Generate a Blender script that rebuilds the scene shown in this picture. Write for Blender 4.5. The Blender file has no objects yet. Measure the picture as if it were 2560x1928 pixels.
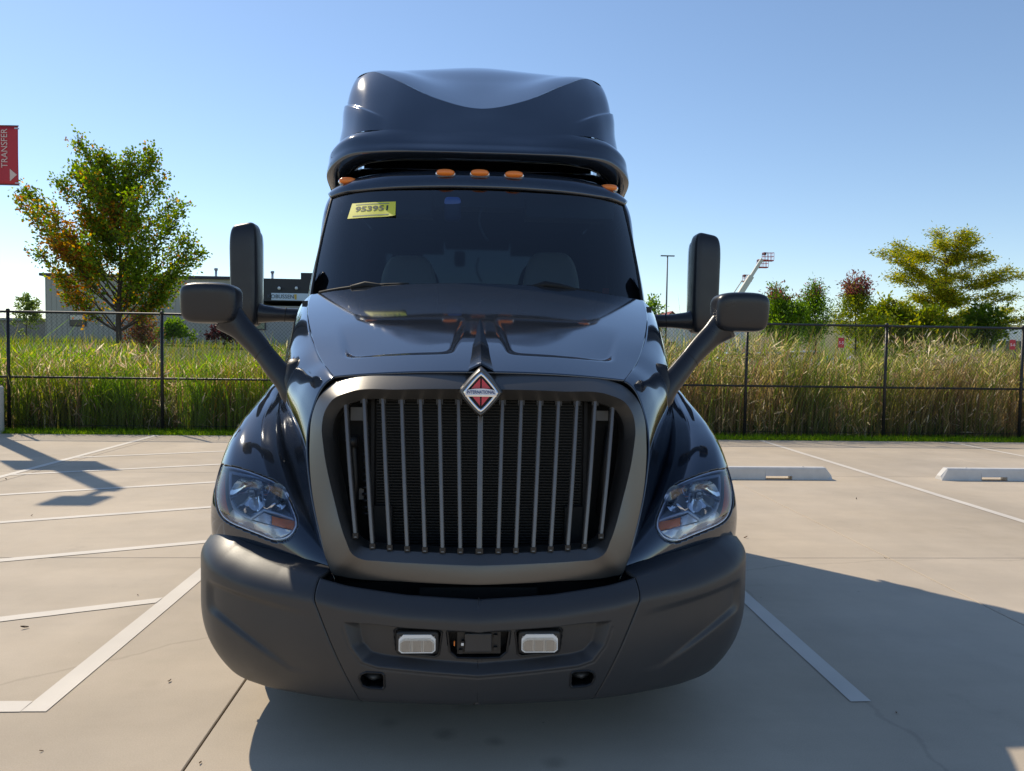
import bpy, bmesh, math, random
import numpy as np
from mathutils import Vector, Matrix, Euler
from mathutils.geometry import delaunay_2d_cdt

SC = bpy.context.scene
COL = SC.collection
rad = math.radians

# ------------------------------------------------------------------ camera
CAM_H = 1.70
cam_d = bpy.data.cameras.new('camera'); cam = bpy.data.objects.new('camera', cam_d); COL.objects.link(cam)
cam_d.sensor_width = 36.0; cam_d.lens = 27.0; cam_d.clip_start = 0.05; cam_d.clip_end = 4000
cam.matrix_world = (Matrix.Translation((0, 0, CAM_H)) @ Matrix.Rotation(rad(-3.01), 4, 'Z')
                    @ Matrix.Rotation(rad(90 - 2.5), 4, 'X') @ Matrix.Rotation(rad(0.83), 4, 'Z'))
SC.camera = cam

# ------------------------------------------------------------------ sky, sun, exposure
SUN_EL, SUN_AZ = rad(44.5), rad(40.5)          # sun stands ahead of the camera, to the left (from +Y towards -X)
world = bpy.data.worlds.new('World'); SC.world = world; world.use_nodes = True
wn, wl = world.node_tree.nodes, world.node_tree.links
wn.clear()
sky = wn.new('ShaderNodeTexSky'); sky.sky_type = 'NISHITA'; sky.sun_disc = False
sky.sun_elevation = SUN_EL; sky.sun_rotation = -SUN_AZ
sky.altitude = 200; sky.air_density = 1.0; sky.dust_density = 0.12; sky.ozone_density = 2.2
bg = wn.new('ShaderNodeBackground'); bg.inputs['Strength'].default_value = 0.150
wo = wn.new('ShaderNodeOutputWorld')
wl.new(sky.outputs[0], bg.inputs[0]); wl.new(bg.outputs[0], wo.inputs[0])
sun_d = bpy.data.lights.new('sun', 'SUN'); sun = bpy.data.objects.new('sun', sun_d); COL.objects.link(sun)
sun_d.energy = 4.4; sun_d.angle = rad(0.53); sun_d.color = (1.0, 0.88, 0.69)
_sv = Vector((-math.sin(SUN_AZ) * math.cos(SUN_EL), math.cos(SUN_AZ) * math.cos(SUN_EL), math.sin(SUN_EL)))
sun.rotation_euler = _sv.to_track_quat('Z', 'Y').to_euler()
sun.location = _sv * 60
SC.view_settings.view_transform = 'Standard'; SC.view_settings.look = 'None'
SC.view_settings.exposure = 0.0; SC.view_settings.gamma = 1.0; SC.view_settings.use_curve_mapping = False
SC.cycles.max_bounces = 8; SC.cycles.transparent_max_bounces = 24
SC.cycles.sample_clamp_indirect = 6.0

# ------------------------------------------------------------------ materials
MATS = {}
def mat(name, base, rough=0.5, metal=0.0, var=0.0, vscale=8.0, bump=0.0, bscale=60.0, rvar=0.0, spec=0.5, coat=0.0, detail=4.0):
    m = bpy.data.materials.new(name); m.use_nodes = True
    nt = m.node_tree; b = nt.nodes['Principled BSDF']
    b.inputs['Base Color'].default_value = (*base, 1); b.inputs['Roughness'].default_value = rough
    b.inputs['Metallic'].default_value = metal; b.inputs['Specular IOR Level'].default_value = spec
    b.inputs['Coat Weight'].default_value = coat; b.inputs['Coat Roughness'].default_value = 0.04
    tc = None
    if var or bump or rvar:
        tc = nt.nodes.new('ShaderNodeTexCoord')
    if var:
        n = nt.nodes.new('ShaderNodeTexNoise'); n.inputs['Scale'].default_value = vscale; n.inputs['Detail'].default_value = detail
        nt.links.new(tc.outputs['Object'], n.inputs['Vector'])
        mx = nt.nodes.new('ShaderNodeMix'); mx.data_type = 'RGBA'
        mx.inputs[6].default_value = (*[c * (1 - var) for c in base], 1); mx.inputs[7].default_value = (*[min(1, c * (1 + var)) for c in base], 1)
        nt.links.new(n.outputs['Fac'], mx.inputs[0]); nt.links.new(mx.outputs[2], b.inputs['Base Color'])
    if rvar:
        n = nt.nodes.new('ShaderNodeTexNoise'); n.inputs['Scale'].default_value = vscale * 1.7; n.inputs['Detail'].default_value = 6
        nt.links.new(tc.outputs['Object'], n.inputs['Vector'])
        mr = nt.nodes.new('ShaderNodeMapRange'); mr.inputs[1].default_value = .3; mr.inputs[2].default_value = .7
        mr.inputs[3].default_value = max(0.01, rough - rvar); mr.inputs[4].default_value = rough + rvar
        nt.links.new(n.outputs['Fac'], mr.inputs[0]); nt.links.new(mr.outputs[0], b.inputs['Roughness'])
    if bump:
        n = nt.nodes.new('ShaderNodeTexNoise'); n.inputs['Scale'].default_value = bscale; n.inputs['Detail'].default_value = 5
        nt.links.new(tc.outputs['Object'], n.inputs['Vector'])
        bp = nt.nodes.new('ShaderNodeBump'); bp.inputs['Strength'].default_value = bump; bp.inputs['Distance'].default_value = 0.01
        nt.links.new(n.outputs['Fac'], bp.inputs['Height']); nt.links.new(bp.outputs[0], b.inputs['Normal'])
    MATS[name] = m
    return m

def paint_mat():
    """black-blue clear-coated paint with a thin film of road dust on what faces up"""
    m = mat('paint', (0.03, 0.043, 0.066), 0.06, metal=.5, spec=1.0, coat=1.0); nt = m.node_tree; b = nt.nodes['Principled BSDF']; L = nt.links.new
    g = nt.nodes.new('ShaderNodeNewGeometry'); tc = nt.nodes.new('ShaderNodeTexCoord'); sx = nt.nodes.new('ShaderNodeSeparateXYZ'); L(g.outputs['Normal'], sx.inputs[0])
    r = nt.nodes.new('ShaderNodeMapRange'); r.inputs[1].default_value = .72; r.inputs[2].default_value = 1.0; r.inputs[3].default_value = .0; r.inputs[4].default_value = .42; L(sx.outputs['Z'], r.inputs[0])
    n = nt.nodes.new('ShaderNodeTexNoise'); n.inputs['Scale'].default_value = 3.5; n.inputs['Detail'].default_value = 9; n.inputs['Roughness'].default_value = .72; L(tc.outputs['Object'], n.inputs['Vector'])
    r2 = nt.nodes.new('ShaderNodeMapRange'); r2.inputs[1].default_value = .3; r2.inputs[2].default_value = .72; r2.inputs[3].default_value = .45; r2.inputs[4].default_value = 1.0; L(n.outputs['Fac'], r2.inputs[0])
    mu = nt.nodes.new('ShaderNodeMath'); mu.operation = 'MULTIPLY'; L(r.outputs[0], mu.inputs[0]); L(r2.outputs[0], mu.inputs[1])
    mx = nt.nodes.new('ShaderNodeMix'); mx.data_type = 'RGBA'; mx.inputs[6].default_value = (.026, .038, .060, 1); mx.inputs[7].default_value = (.085, .085, .088, 1); L(mu.outputs[0], mx.inputs[0]); L(mx.outputs[2], b.inputs['Base Color'])
    r3 = nt.nodes.new('ShaderNodeMapRange'); r3.inputs[3].default_value = .03; r3.inputs[4].default_value = .10; L(n.outputs['Fac'], r3.inputs[0]); L(r3.outputs[0], b.inputs['Coat Roughness'])
    return m

def glass_mat(name, tint, refl=1.0, ior=1.5, rough=0.0):
    """thin pane: tinted see-through plus a Fresnel mirror"""
    m = bpy.data.materials.new(name); m.use_nodes = True; nt = m.node_tree; nt.nodes.clear()
    o = nt.nodes.new('ShaderNodeOutputMaterial'); mix = nt.nodes.new('ShaderNodeMixShader')
    tr = nt.nodes.new('ShaderNodeBsdfTransparent'); tr.inputs[0].default_value = (*tint, 1)
    gl = nt.nodes.new('ShaderNodeBsdfGlossy'); gl.inputs['Roughness'].default_value = rough; gl.inputs[0].default_value = (refl, refl, refl, 1)
    fr = nt.nodes.new('ShaderNodeFresnel'); fr.inputs[0].default_value = ior
    nt.links.new(fr.outputs[0], mix.inputs[0]); nt.links.new(tr.outputs[0], mix.inputs[1]); nt.links.new(gl.outputs[0], mix.inputs[2])
    nt.links.new(mix.outputs[0], o.inputs[0])
    MATS[name] = m; return m

def leaf_mat(name, trans=0.45, rough=0.55):
    """colour comes from the 'tint' attribute of each leaf or blade; light passes through"""
    m = bpy.data.materials.new(name); m.use_nodes = True; nt = m.node_tree; nt.nodes.clear()
    o = nt.nodes.new('ShaderNodeOutputMaterial'); at_ = nt.nodes.new('ShaderNodeAttribute'); at_.attribute_name = 'tint'
    d = nt.nodes.new('ShaderNodeBsdfPrincipled'); d.inputs['Roughness'].default_value = rough; d.inputs['Specular IOR Level'].default_value = 0.35
    t = nt.nodes.new('ShaderNodeBsdfTranslucent'); mx = nt.nodes.new('ShaderNodeMixShader'); mx.inputs[0].default_value = trans
    hs = nt.nodes.new('ShaderNodeHueSaturation'); hs.inputs['Saturation'].default_value = 1.15; hs.inputs['Value'].default_value = 1.5
    nt.links.new(at_.outputs['Color'], d.inputs['Base Color']); nt.links.new(at_.outputs['Color'], hs.inputs['Color'])
    nt.links.new(hs.outputs[0], t.inputs[0])
    nt.links.new(d.outputs[0], mx.inputs[1]); nt.links.new(t.outputs[0], mx.inputs[2]); nt.links.new(mx.outputs[0], o.inputs[0])
    MATS[name] = m; return m

paint_mat()
mat('satin_grey', (0.135, 0.130, 0.124), 0.33, metal=0.75, bump=0.03, bscale=500)
mat('bumper_plastic', (0.038, 0.038, 0.040), 0.42, var=.12, vscale=3, rvar=.05, bump=0.06, bscale=700)
mat('mirror_plastic', (0.016, 0.017, 0.021), 0.32, rvar=.05, bump=0.05, bscale=700)
mat('bar_metal', (0.21, 0.195, 0.18), 0.4, metal=0.65)
mat('black_plastic', (0.012, 0.012, 0.013), 0.45, bump=.04, bscale=400)
mat('gap_black', (0.006, 0.006, 0.006), 0.7)
mat('rubber', (0.014, 0.014, 0.015), 0.6, bump=.1, bscale=80)
mat('fin_metal', (0.02, 0.02, 0.02), 0.55, metal=.3)
mat('bracket_grey', (0.12, 0.12, 0.12), 0.5, metal=.5)
mat('chrome', (0.82, 0.84, 0.86), 0.06, metal=1.0)
mat('reflector_chrome', (0.9, 0.92, 0.95), 0.07, metal=1.0)
mat('trim_blue', (0.66, 0.74, 0.88), 0.25, metal=0.35)
mat('housing', (0.52, 0.58, 0.68), 0.2, metal=.6)
mat('amber', (0.9, 0.22, 0.015), 0.22, coat=.6)
mat('amber_dull', (0.55, 0.10, 0.03), 0.25, coat=.6)
mat('clear_ribbed', (0.7, 0.73, 0.8), 0.18, metal=.35)
mat('lens_white', (0.82, 0.82, 0.80), 0.3, coat=.5)
mat('fog_white', (0.72, 0.71, 0.68), 0.2, metal=.2, coat=.5)
mat('lamp_grey', (0.42, 0.42, 0.42), 0.2, metal=.4)
mat('badge_red', (0.62, 0.012, 0.02), 0.25, coat=.4)
mat('badge_blue', (0.03, 0.07, 0.22), 0.3)
mat('sticker_yellow', (0.85, 0.78, 0.07), 0.5)
mat('print_dark', (0.03, 0.05, 0.05), 0.6)
mat('print_grey', (0.28, 0.30, 0.2), 0.6)
mat('seat_fabric', (0.48, 0.46, 0.44), 0.9, bump=.2, bscale=200)
mat('interior', (0.035, 0.036, 0.04), 0.8)
mat('interior_light', (0.17, 0.17, 0.17), 0.8)
mat('belt_orange', (0.5, 0.06, 0.03), 0.7)
mat('steel_rim', (0.55, 0.56, 0.57), 0.25, metal=1)
glass_mat('windshield_glass', (0.34, 0.42, 0.46), 1.0, 1.72)
glass_mat('side_glass', (0.45, 0.6, 0.62), 1.0, 1.5)
glass_mat('lens_clear', (0.93, 0.95, 0.97), 1.0, 1.8)
mat('wheel_stop_paint', (0.62, 0.60, 0.57), 0.75, var=.14, vscale=9, bump=.15, bscale=40)
mat('line_paint', (0.66, 0.60, 0.52), 0.75, var=.16, vscale=2.2, detail=8)
mat('concrete_base', (0.66, 0.62, 0.56), 0.8, var=.1, vscale=6, bump=.2, bscale=50)
mat('fence_black', (0.012, 0.012, 0.013), 0.45)
mat('bark', (0.075, 0.055, 0.042), 0.9, var=.35, vscale=14, bump=.5, bscale=30)
mat('sign_red', (0.42, 0.022, 0.035), 0.5)
mat('sign_white', (0.62, 0.50, 0.46), 0.6)
mat('white_print', (0.8, 0.8, 0.8), 0.6)
mat('pole_paint', (0.10, 0.10, 0.105), 0.5)
mat('siding_tan', (0.46, 0.43, 0.37), 0.6, var=.06, vscale=.6)
mat('siding_dark', (0.022, 0.024, 0.03), 0.5, var=.1, vscale=.6)
mat('siding_grey', (0.36, 0.36, 0.36), 0.6)
mat('roof_trim', (0.03, 0.03, 0.05), 0.5)
mat('window_dark', (0.02, 0.025, 0.03), 0.1)
mat('sign_panel', (0.55, 0.66, 0.80), 0.4)
mat('sign_letters', (0.06, 0.08, 0.12), 0.5)
mat('sign_gold', (0.6, 0.4, 0.08), 0.5)
mat('lift_red', (0.5, 0.03, 0.03), 0.5)
mat('lift_cream', (0.72, 0.68, 0.58), 0.5)
mat('house_white', (0.75, 0.72, 0.72), 0.7)
mat('roof_red', (0.25, 0.03, 0.03), 0.7)
mat('car_white', (0.75, 0.76, 0.78), 0.25, coat=.8)
mat('car_silver', (0.42, 0.45, 0.48), 0.25, metal=.6, coat=.8)
mat('car_red', (0.35, 0.02, 0.02), 0.25, coat=.8)
mat('steel_galv', (0.5, 0.51, 0.52), 0.4, metal=.7)
mat('dry_leaf', (0.16, 0.10, 0.055), 0.8)
mat('shed_tan', (0.33, 0.30, 0.26), 0.8, var=.08, vscale=.7)
leaf_mat('foliage', 0.58)
leaf_mat('blades', 0.55, 0.6)

# ------------------------------------------------------------------ objects
def tag(o, label=None, cat=None, group=None, kind=None):
    if label: o['label'] = label
    if cat: o['category'] = cat
    if group: o['group'] = group
    if kind: o['kind'] = kind
    return o

def link(name, me, parent=None, loc=None, rot=None):
    o = bpy.data.objects.new(name, me); COL.objects.link(o)
    if parent: o.parent = parent
    if loc is not None: o.location = loc
    if rot is not None: o.rotation_euler = rot
    return o

def thing(name, label, cat, loc=(0, 0, 0), rz=0.0, group=None):
    o = link(name, None, None, loc, (0, 0, rz)); o.empty_display_size = .2
    return tag(o, label, cat, group)

def copy_tree(o, parent=None):
    c = o.copy(); COL.objects.link(c)
    if parent: c.parent = parent
    for ch in [x for x in bpy.data.objects if x.parent == o and x is not c]: copy_tree(ch, c)
    return c

def np_mesh(name, V, F, material, smooth=True, tint=None):
    """V (n,3); F (m,k) array or list of faces"""
    me = bpy.data.meshes.new(name)
    V = np.asarray(V, np.float32)
    if isinstance(F, np.ndarray):
        m, k = F.shape
        me.vertices.add(len(V)); me.vertices.foreach_set('co', V.ravel())
        me.loops.add(m * k); me.loops.foreach_set('vertex_index', F.astype(np.int32).ravel())
        me.polygons.add(m); me.polygons.foreach_set('loop_start', np.arange(0, m * k, k, dtype=np.int32))
        me.update(calc_edges=True)
    else:
        me.from_pydata([tuple(map(float, v)) for v in V], [], [tuple(map(int, f)) for f in F]); me.update()
    me.validate()
    if smooth: me.polygons.foreach_set('use_smooth', np.ones(len(me.polygons), bool))
    if tint is not None:
        a = me.color_attributes.new('tint', 'FLOAT_COLOR', 'POINT')
        t = np.ones((len(V), 4), np.float32); t[:, :3] = tint; a.data.foreach_set('color', t.ravel())
    me.materials.append(MATS[material] if isinstance(material, str) else material)
    return me

class MB:
    """collects boxes, tubes, grids; builds ONE mesh"""
    def __init__(s): s.V = []; s.F = []; s.n = 0
    def add(s, V, F):
        V = np.asarray(V, float); s.V.append(V); s.F += [tuple(int(i) + s.n for i in f) for f in F]; s.n += len(V); return s
    def box(s, x0, x1, y0, y1, z0, z1, M=None):
        V = np.array([[x, y, z] for x in (x0, x1) for y in (y0, y1) for z in (z0, z1)], float)
        if M is not None: V = V @ np.array(M.to_3x3()).T + np.array(M.to_translation())
        return s.add(V, [(0, 1, 3, 2), (4, 6, 7, 5), (0, 4, 5, 1), (2, 3, 7, 6), (0, 2, 6, 4), (1, 5, 7, 3)])
    def bar(s, a, b, w, h=None):
        a, b = Vector(a), Vector(b); h = h or w; d = b - a; L = d.length
        M = Matrix.Translation(a) @ d.to_track_quat('Z', 'Y').to_matrix().to_4x4()
        return s.box(-w / 2, w / 2, -h / 2, h / 2, 0, L, M)
    def tube(s, P, R, n=8, closed=False, cap=True, flat=1.0, up=(0, 0, 1)):
        P = np.asarray(P, float); k = len(P); R = np.broadcast_to(np.asarray(R, float), (k,)) if np.ndim(R) <= 1 else R
        T = np.roll(P, -1, 0) - np.roll(P, 1, 0) if closed else np.gradient(P, axis=0)
        T /= np.linalg.norm(T, axis=1)[:, None] + 1e-12
        V = []; up = np.array(up, float); a0 = np.cross(T[0], up)
        if np.linalg.norm(a0) < 1e-3: a0 = np.cross(T[0], [1, 0, 0.01])
        for i in range(k):
            a = a0 - T[i] * np.dot(a0, T[i]); a /= np.linalg.norm(a) + 1e-12; b = np.cross(T[i], a); a0 = a
            for j in range(n):
                t = 2 * math.pi * j / n; V.append(P[i] + a * math.cos(t) * R[i] + b * math.sin(t) * R[i] * flat)
        F = [(i * n + j, i * n + (j + 1) % n, ((i + 1) % k) * n + (j + 1) % n, ((i + 1) % k) * n + j) for i in range(k if closed else k - 1) for j in range(n)]
        if cap and not closed: F += [tuple(range(n))[::-1], tuple((k - 1) * n + j for j in range(n))]
        return s.add(V, F)
    def grid(s, P, flip=False, mask=None):
        r, c = P.shape[:2]; F = grid_faces(r, c, flip)
        if mask is not None: F = F[mask.ravel()]
        return s.add(P.reshape(-1, 3), F)
    def split(s, name, material, parent=None, smooth=False, off=None):
        o = None; n = 0
        for V in s.V:
            F = [tuple(i - n for i in f) for f in s.F if n <= f[0] < n + len(V)]; n += len(V)
            W = V if off is None else V + np.asarray(off); o = link(name, np_mesh(name, W, F, material, smooth), parent)
        return o
    def cyl(s, c, axis, r, h, n=24):
        c = Vector(c); ax = Vector(axis).normalized(); return s.tube([c - ax * h / 2, c + ax * h / 2], r, n)
    def build(s, name, material, parent=None, smooth=False, off=None, loc=None, rot=None):
        V = np.concatenate(s.V)
        if off is not None: V = V + np.asarray(off)
        return link(name, np_mesh(name, V, s.F, material, smooth), parent, loc, rot)

def grid_faces(r, c, flip=False):
    i = np.arange(r - 1)[:, None] * c + np.arange(c - 1)[None]
    F = np.stack([i, i + 1, i + c + 1, i + c], -1).reshape(-1, 4)
    return F[:, ::-1] if flip else F

def bevel(o, w, seg=2, ang=35):
    b = o.modifiers.new('bevel', 'BEVEL'); b.width = w; b.segments = seg; b.limit_method = 'ANGLE'; b.angle_limit = rad(ang); return o
def solid(o, t, off=-1):
    b = o.modifiers.new('solidify', 'SOLIDIFY'); b.thickness = t; b.offset = off; return o

def spline(C, n, closed=False):
    """chordal cubic through the rows of C (k,...,3), n samples evenly in chord length"""
    C = np.asarray(C, float)
    if closed: C = np.concatenate([C[-2:], C, C[:3]])
    k = len(C)
    d = np.linalg.norm(np.diff(C, axis=0), axis=-1).reshape(k - 1, -1).mean(1) + 1e-9
    t = np.concatenate([[0], np.cumsum(d)])
    D = np.diff(C, axis=0) / d.reshape((-1,) + (1,) * (C.ndim - 1))
    m = np.empty_like(C)
    if k == 2: m[:] = D[0]
    else:
        for i in range(1, k - 1): m[i] = (d[i] * D[i - 1] + d[i - 1] * D[i]) / (d[i] + d[i - 1])
        m[0] = ((2 * d[0] + d[1]) * D[0] - d[0] * D[1]) / (d[0] + d[1]); m[-1] = ((2 * d[-1] + d[-2]) * D[-1] - d[-1] * D[-2]) / (d[-1] + d[-2])
    lo, hi = (t[2], t[-3]) if closed else (t[0], t[-1])
    q = np.linspace(lo, hi, n, endpoint=not closed)
    j = np.clip(np.searchsorted(t, q, side='right') - 1, 0, k - 2)
    sh = (-1,) + (1,) * (C.ndim - 1)
    h = d[j].reshape(sh); s = ((q - t[j]) / d[j]).reshape(sh)
    return ((2 * s**3 - 3 * s**2 + 1) * C[j] + (s**3 - 2 * s**2 + s) * h * m[j] + (-2 * s**3 + 3 * s**2) * C[j + 1] + (s**3 - s**2) * h * m[j + 1])

def patch(C, nr, nc):
    A = spline(C, nr); return np.swapaxes(spline(np.swapaxes(A, 0, 1), nc), 0, 1)
def mirror_cols(C):
    C = np.asarray(C, float); L = C[:, :0:-1].copy(); L[..., 0] *= -1; return np.concatenate([L, C], 1)
def normals(P):
    a = np.gradient(P, axis=0); b = np.gradient(P, axis=1); n = np.cross(b, a); return n / (np.linalg.norm(n, axis=-1, keepdims=True) + 1e-12)
def sstep(x, a, b):
    t = np.clip((x - a) / (b - a), 0, 1); return t * t * (3 - 2 * t)
def in_poly(x, y, poly):
    poly = np.asarray(poly); r = np.zeros(np.shape(x), bool); n = len(poly)
    for i in range(n):
        (x1, y1), (x2, y2) = poly[i], poly[(i + 1) % n]
        if y1 == y2: continue
        c = ((y1 > y) != (y2 > y)) & (x < (x2 - x1) * (y - y1) / (y2 - y1) + x1); r ^= c
    return r
def dist_poly(x, y, poly):
    poly = np.asarray(poly, float); D = np.full(np.shape(x), 1e9)
    for i in range(len(poly)):
        a, b = poly[i], poly[(i + 1) % len(poly)]; d = b - a
        t = np.clip(((x - a[0]) * d[0] + (y - a[1]) * d[1]) / (d @ d + 1e-12), 0, 1)
        D = np.minimum(D, np.hypot(x - a[0] - t * d[0], y - a[1] - t * d[1]))
    return D
def superbox(c, size, e=0.3, nu=28, nv=16, taper=None):
    """rounded box as a superellipsoid"""
    V = []
    f = lambda v, p: math.copysign(abs(v) ** p, v)
    for i in range(nv + 1):
        ph = -math.pi / 2 + math.pi * i / nv
        for j in range(nu):
            th = 2 * math.pi * j / nu
            V.append((f(math.cos(ph), e) * f(math.cos(th), e), f(math.cos(ph), e) * f(math.sin(th), e), f(math.sin(ph), e)))
    V = np.array(V) * np.array(size) / 2
    if taper: V = taper(V)
    V = V + np.array(c)
    F = [(i * nu + j, i * nu + (j + 1) % nu, (i + 1) * nu + (j + 1) % nu, (i + 1) * nu + j) for i in range(nv) for j in range(nu)]
    return V, F
def text_mesh(name, body, size, depth, material, align='CENTER', scale_x=1.0, bold=0.0):
    cu = bpy.data.curves.new('lettering', 'FONT'); cu.body = body; cu.size = size; cu.extrude = depth; cu.align_x = align; cu.align_y = 'CENTER'
    cu.resolution_u = 3; cu.offset = bold
    t = bpy.data.objects.new('lettering', cu); COL.objects.link(t)
    me = bpy.data.meshes.new_from_object(t.evaluated_get(bpy.context.evaluated_depsgraph_get()))
    bpy.data.objects.remove(t); bpy.data.curves.remove(cu)
    me.name = name
    if scale_x != 1: me.transform(Matrix.Diagonal((scale_x, 1, 1, 1)))
    me.materials.clear(); me.materials.append(MATS[material]); return me
# ------------------------------------------------------------------ truck: fender surface (truck coordinates: u to the right of its middle, Y away from the camera, z up)
FENDER = np.array([
 [(.60,3.30,.66),(.77,3.36,.68),(.96,3.41,.70),(1.10,3.48,.72),(1.20,3.57,.74),(1.238,3.72,.75),(1.243,3.95,.75)],
 [(.625,3.28,.76),(.78,3.335,.775),(.96,3.385,.80),(1.10,3.448,.83),(1.205,3.54,.86),(1.243,3.69,.88),(1.248,3.9,.88)],
 [(.72,3.42,.90),(.83,3.385,.935),(.98,3.392,.955),(1.115,3.452,.965),(1.21,3.553,.975),(1.247,3.70,.98),(1.251,3.9,.97)],
 [(.83,3.64,1.01),(.90,3.525,1.06),(1.02,3.508,1.095),(1.13,3.558,1.11),(1.213,3.66,1.11),(1.247,3.79,1.10),(1.251,3.98,1.05)],
 [(.915,3.83,1.12),(.975,3.695,1.18),(1.06,3.67,1.213),(1.15,3.708,1.225),(1.217,3.80,1.22),(1.247,3.92,1.19),(1.251,4.05,1.10)],
 [(1.00,4.06,1.23),(1.04,3.96,1.29),(1.10,3.925,1.322),(1.17,3.942,1.325),(1.222,3.99,1.30),(1.247,4.08,1.25),(1.251,4.17,1.15)],
 [(1.08,4.4,1.345),(1.11,4.34,1.40),(1.15,4.325,1.425),(1.198,4.333,1.42),(1.232,4.36,1.38),(1.248,4.40,1.31),(1.251,4.45,1.18)],
 [(1.17,4.85,1.42),(1.18,4.82,1.475),(1.197,4.81,1.492),(1.218,4.81,1.485),(1.237,4.82,1.445),(1.248,4.84,1.36),(1.251,4.87,1.2)],
 [(1.19,5.3,1.2),(1.20,5.32,1.22),(1.21,5.32,1.22),(1.22,5.32,1.2),(1.235,5.32,1.16),(1.245,5.31,1.1),(1.25,5.31,1.0)]])
FN_R, FN_C = 460, 300
FP = patch(FENDER, FN_R, FN_C)          # right-hand fender
FNRM = normals(FP)
if FNRM[70, 120, 1] > 0: FNRM = -FNRM     # outward = towards the camera
def fsurf(a, b, off=0.0):
    """a along columns 0..1, b along rows 0..1, offset along the outward normal"""
    x = np.clip(np.asarray(a, float), 0, 1) * (FN_C - 1); y = np.clip(np.asarray(b, float), 0, 1) * (FN_R - 1)
    i = np.clip(x.astype(int), 0, FN_C - 2); j = np.clip(y.astype(int), 0, FN_R - 2); fx = (x - i)[..., None]; fy = (y - j)[..., None]
    g = lambda A: A[j, i] * (1 - fx) * (1 - fy) + A[j, i + 1] * fx * (1 - fy) + A[j + 1, i] * (1 - fx) * fy + A[j + 1, i + 1] * fx * fy
    return g(FP) + g(FNRM) * np.asarray(off)[..., None]
TY = 5.4                                     # the truck's empty stands on the ground below its cab
truck = thing('semi_truck', 'black sleeper-cab semi truck parked nose-on in a marked stall', 'truck', (0.04, TY, 0))
TOFF = (0, -TY, 0)
def tmesh(name, V, F, m, parent=None, smooth=True):
    V = np.asarray(V, float) + np.array(TOFF); return link(name, np_mesh(name, V, F, m, smooth), parent or truck)
def face_to(o, d):
    """turn the faces so that on the whole they look along d"""
    me = o.data; n = np.zeros(len(me.polygons) * 3); me.polygons.foreach_get('normal', n); a = np.zeros(len(me.polygons)); me.polygons.foreach_get('area', a)
    if (n.reshape(-1, 3) * a[:, None]).sum(0) @ np.array(d, float) < 0: me.flip_normals()
    return o
def tgrid(name, P, m, parent=None, flip=False, mask=None, t=0.0):
    F = grid_faces(*P.shape[:2], flip=flip)
    if mask is not None: F = F[mask.ravel()]
    o = tmesh(name, P.reshape(-1, 3), F, m, parent)
    if t: solid(o, t)
    return o
def tb(mb, name, m, parent=None, smooth=False): return mb.build(name, m, parent or truck, smooth, off=TOFF)
def ts(mb, name, m, parent=None, smooth=False): return mb.split(name, m, parent or truck, smooth, off=TOFF)
def mir(P): Q = np.array(P, float); Q[..., 0] *= -1; return Q
SIDES = ((1, False), (-1, True))
def sided(P, s): return np.array(P, float) if s > 0 else mir(P)

# ---- hood top
SEAM = np.array([(.655, 3.49, 1.568), (.757, 3.72, 1.638), (.87, 4.05, 1.752), (1.0, 4.55, 1.905), (1.085, 5.05, 2.04)])
HC = np.array([(0, 3.385, 1.600), (0, 3.66, 1.715), (0, 4.0, 1.83), (0, 4.45, 1.975), (0, 4.93, 2.122)])
fr = np.array([0, .25, .5, .75, 1.0])
HOOD = np.stack([[(f * s[0], c[1] + (s[1] - c[1]) * f**2, c[2] + (s[2] - c[2]) * f**2.2) for f in fr] for s, c in zip(SEAM, HC)])
HP = patch(mirror_cols(HOOD), 150, 241)
HN = normals(HP); HN *= np.sign(HN[..., 2:3])
au, hy = np.abs(HP[..., 0]), HP[..., 1]
d_in = np.stack([au - (.125 - .075 * (hy - 3.6) / .7), (.615 + .26 * (hy - 3.6)) - au, hy - (3.575 + .1 * (au / .66)**2)], 0)
sd = -np.log(np.exp(-d_in * 45).sum(0)) / 45
rec = sstep(sd, -.016, .030) * (1 - sstep(hy, 3.68, 4.2)) * .011
HP = HP - HN * rec[..., None]
hood = tgrid('hood', HP, 'paint', flip=True, t=.012)
# centre spear
mb = MB(); ys = np.linspace(0, 1, 24); W = []
for k in ys:
    y = 3.37 + k * .86; zc = np.interp(y, HC[:, 1], HC[:, 2]); w = .064 * (1 - k)**.8 + .004; h = .040 * (1 - k)**.7 + .002
    W.append([(-w, y, zc - .006), (-w * .82, y, zc + h * .35), (0, y - .012 * (1 - k), zc + h), (w * .82, y, zc + h * .35), (w, y, zc - .006)])
mb.grid(np.array(W)); tb(mb, 'hood_spear', 'paint')

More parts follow.
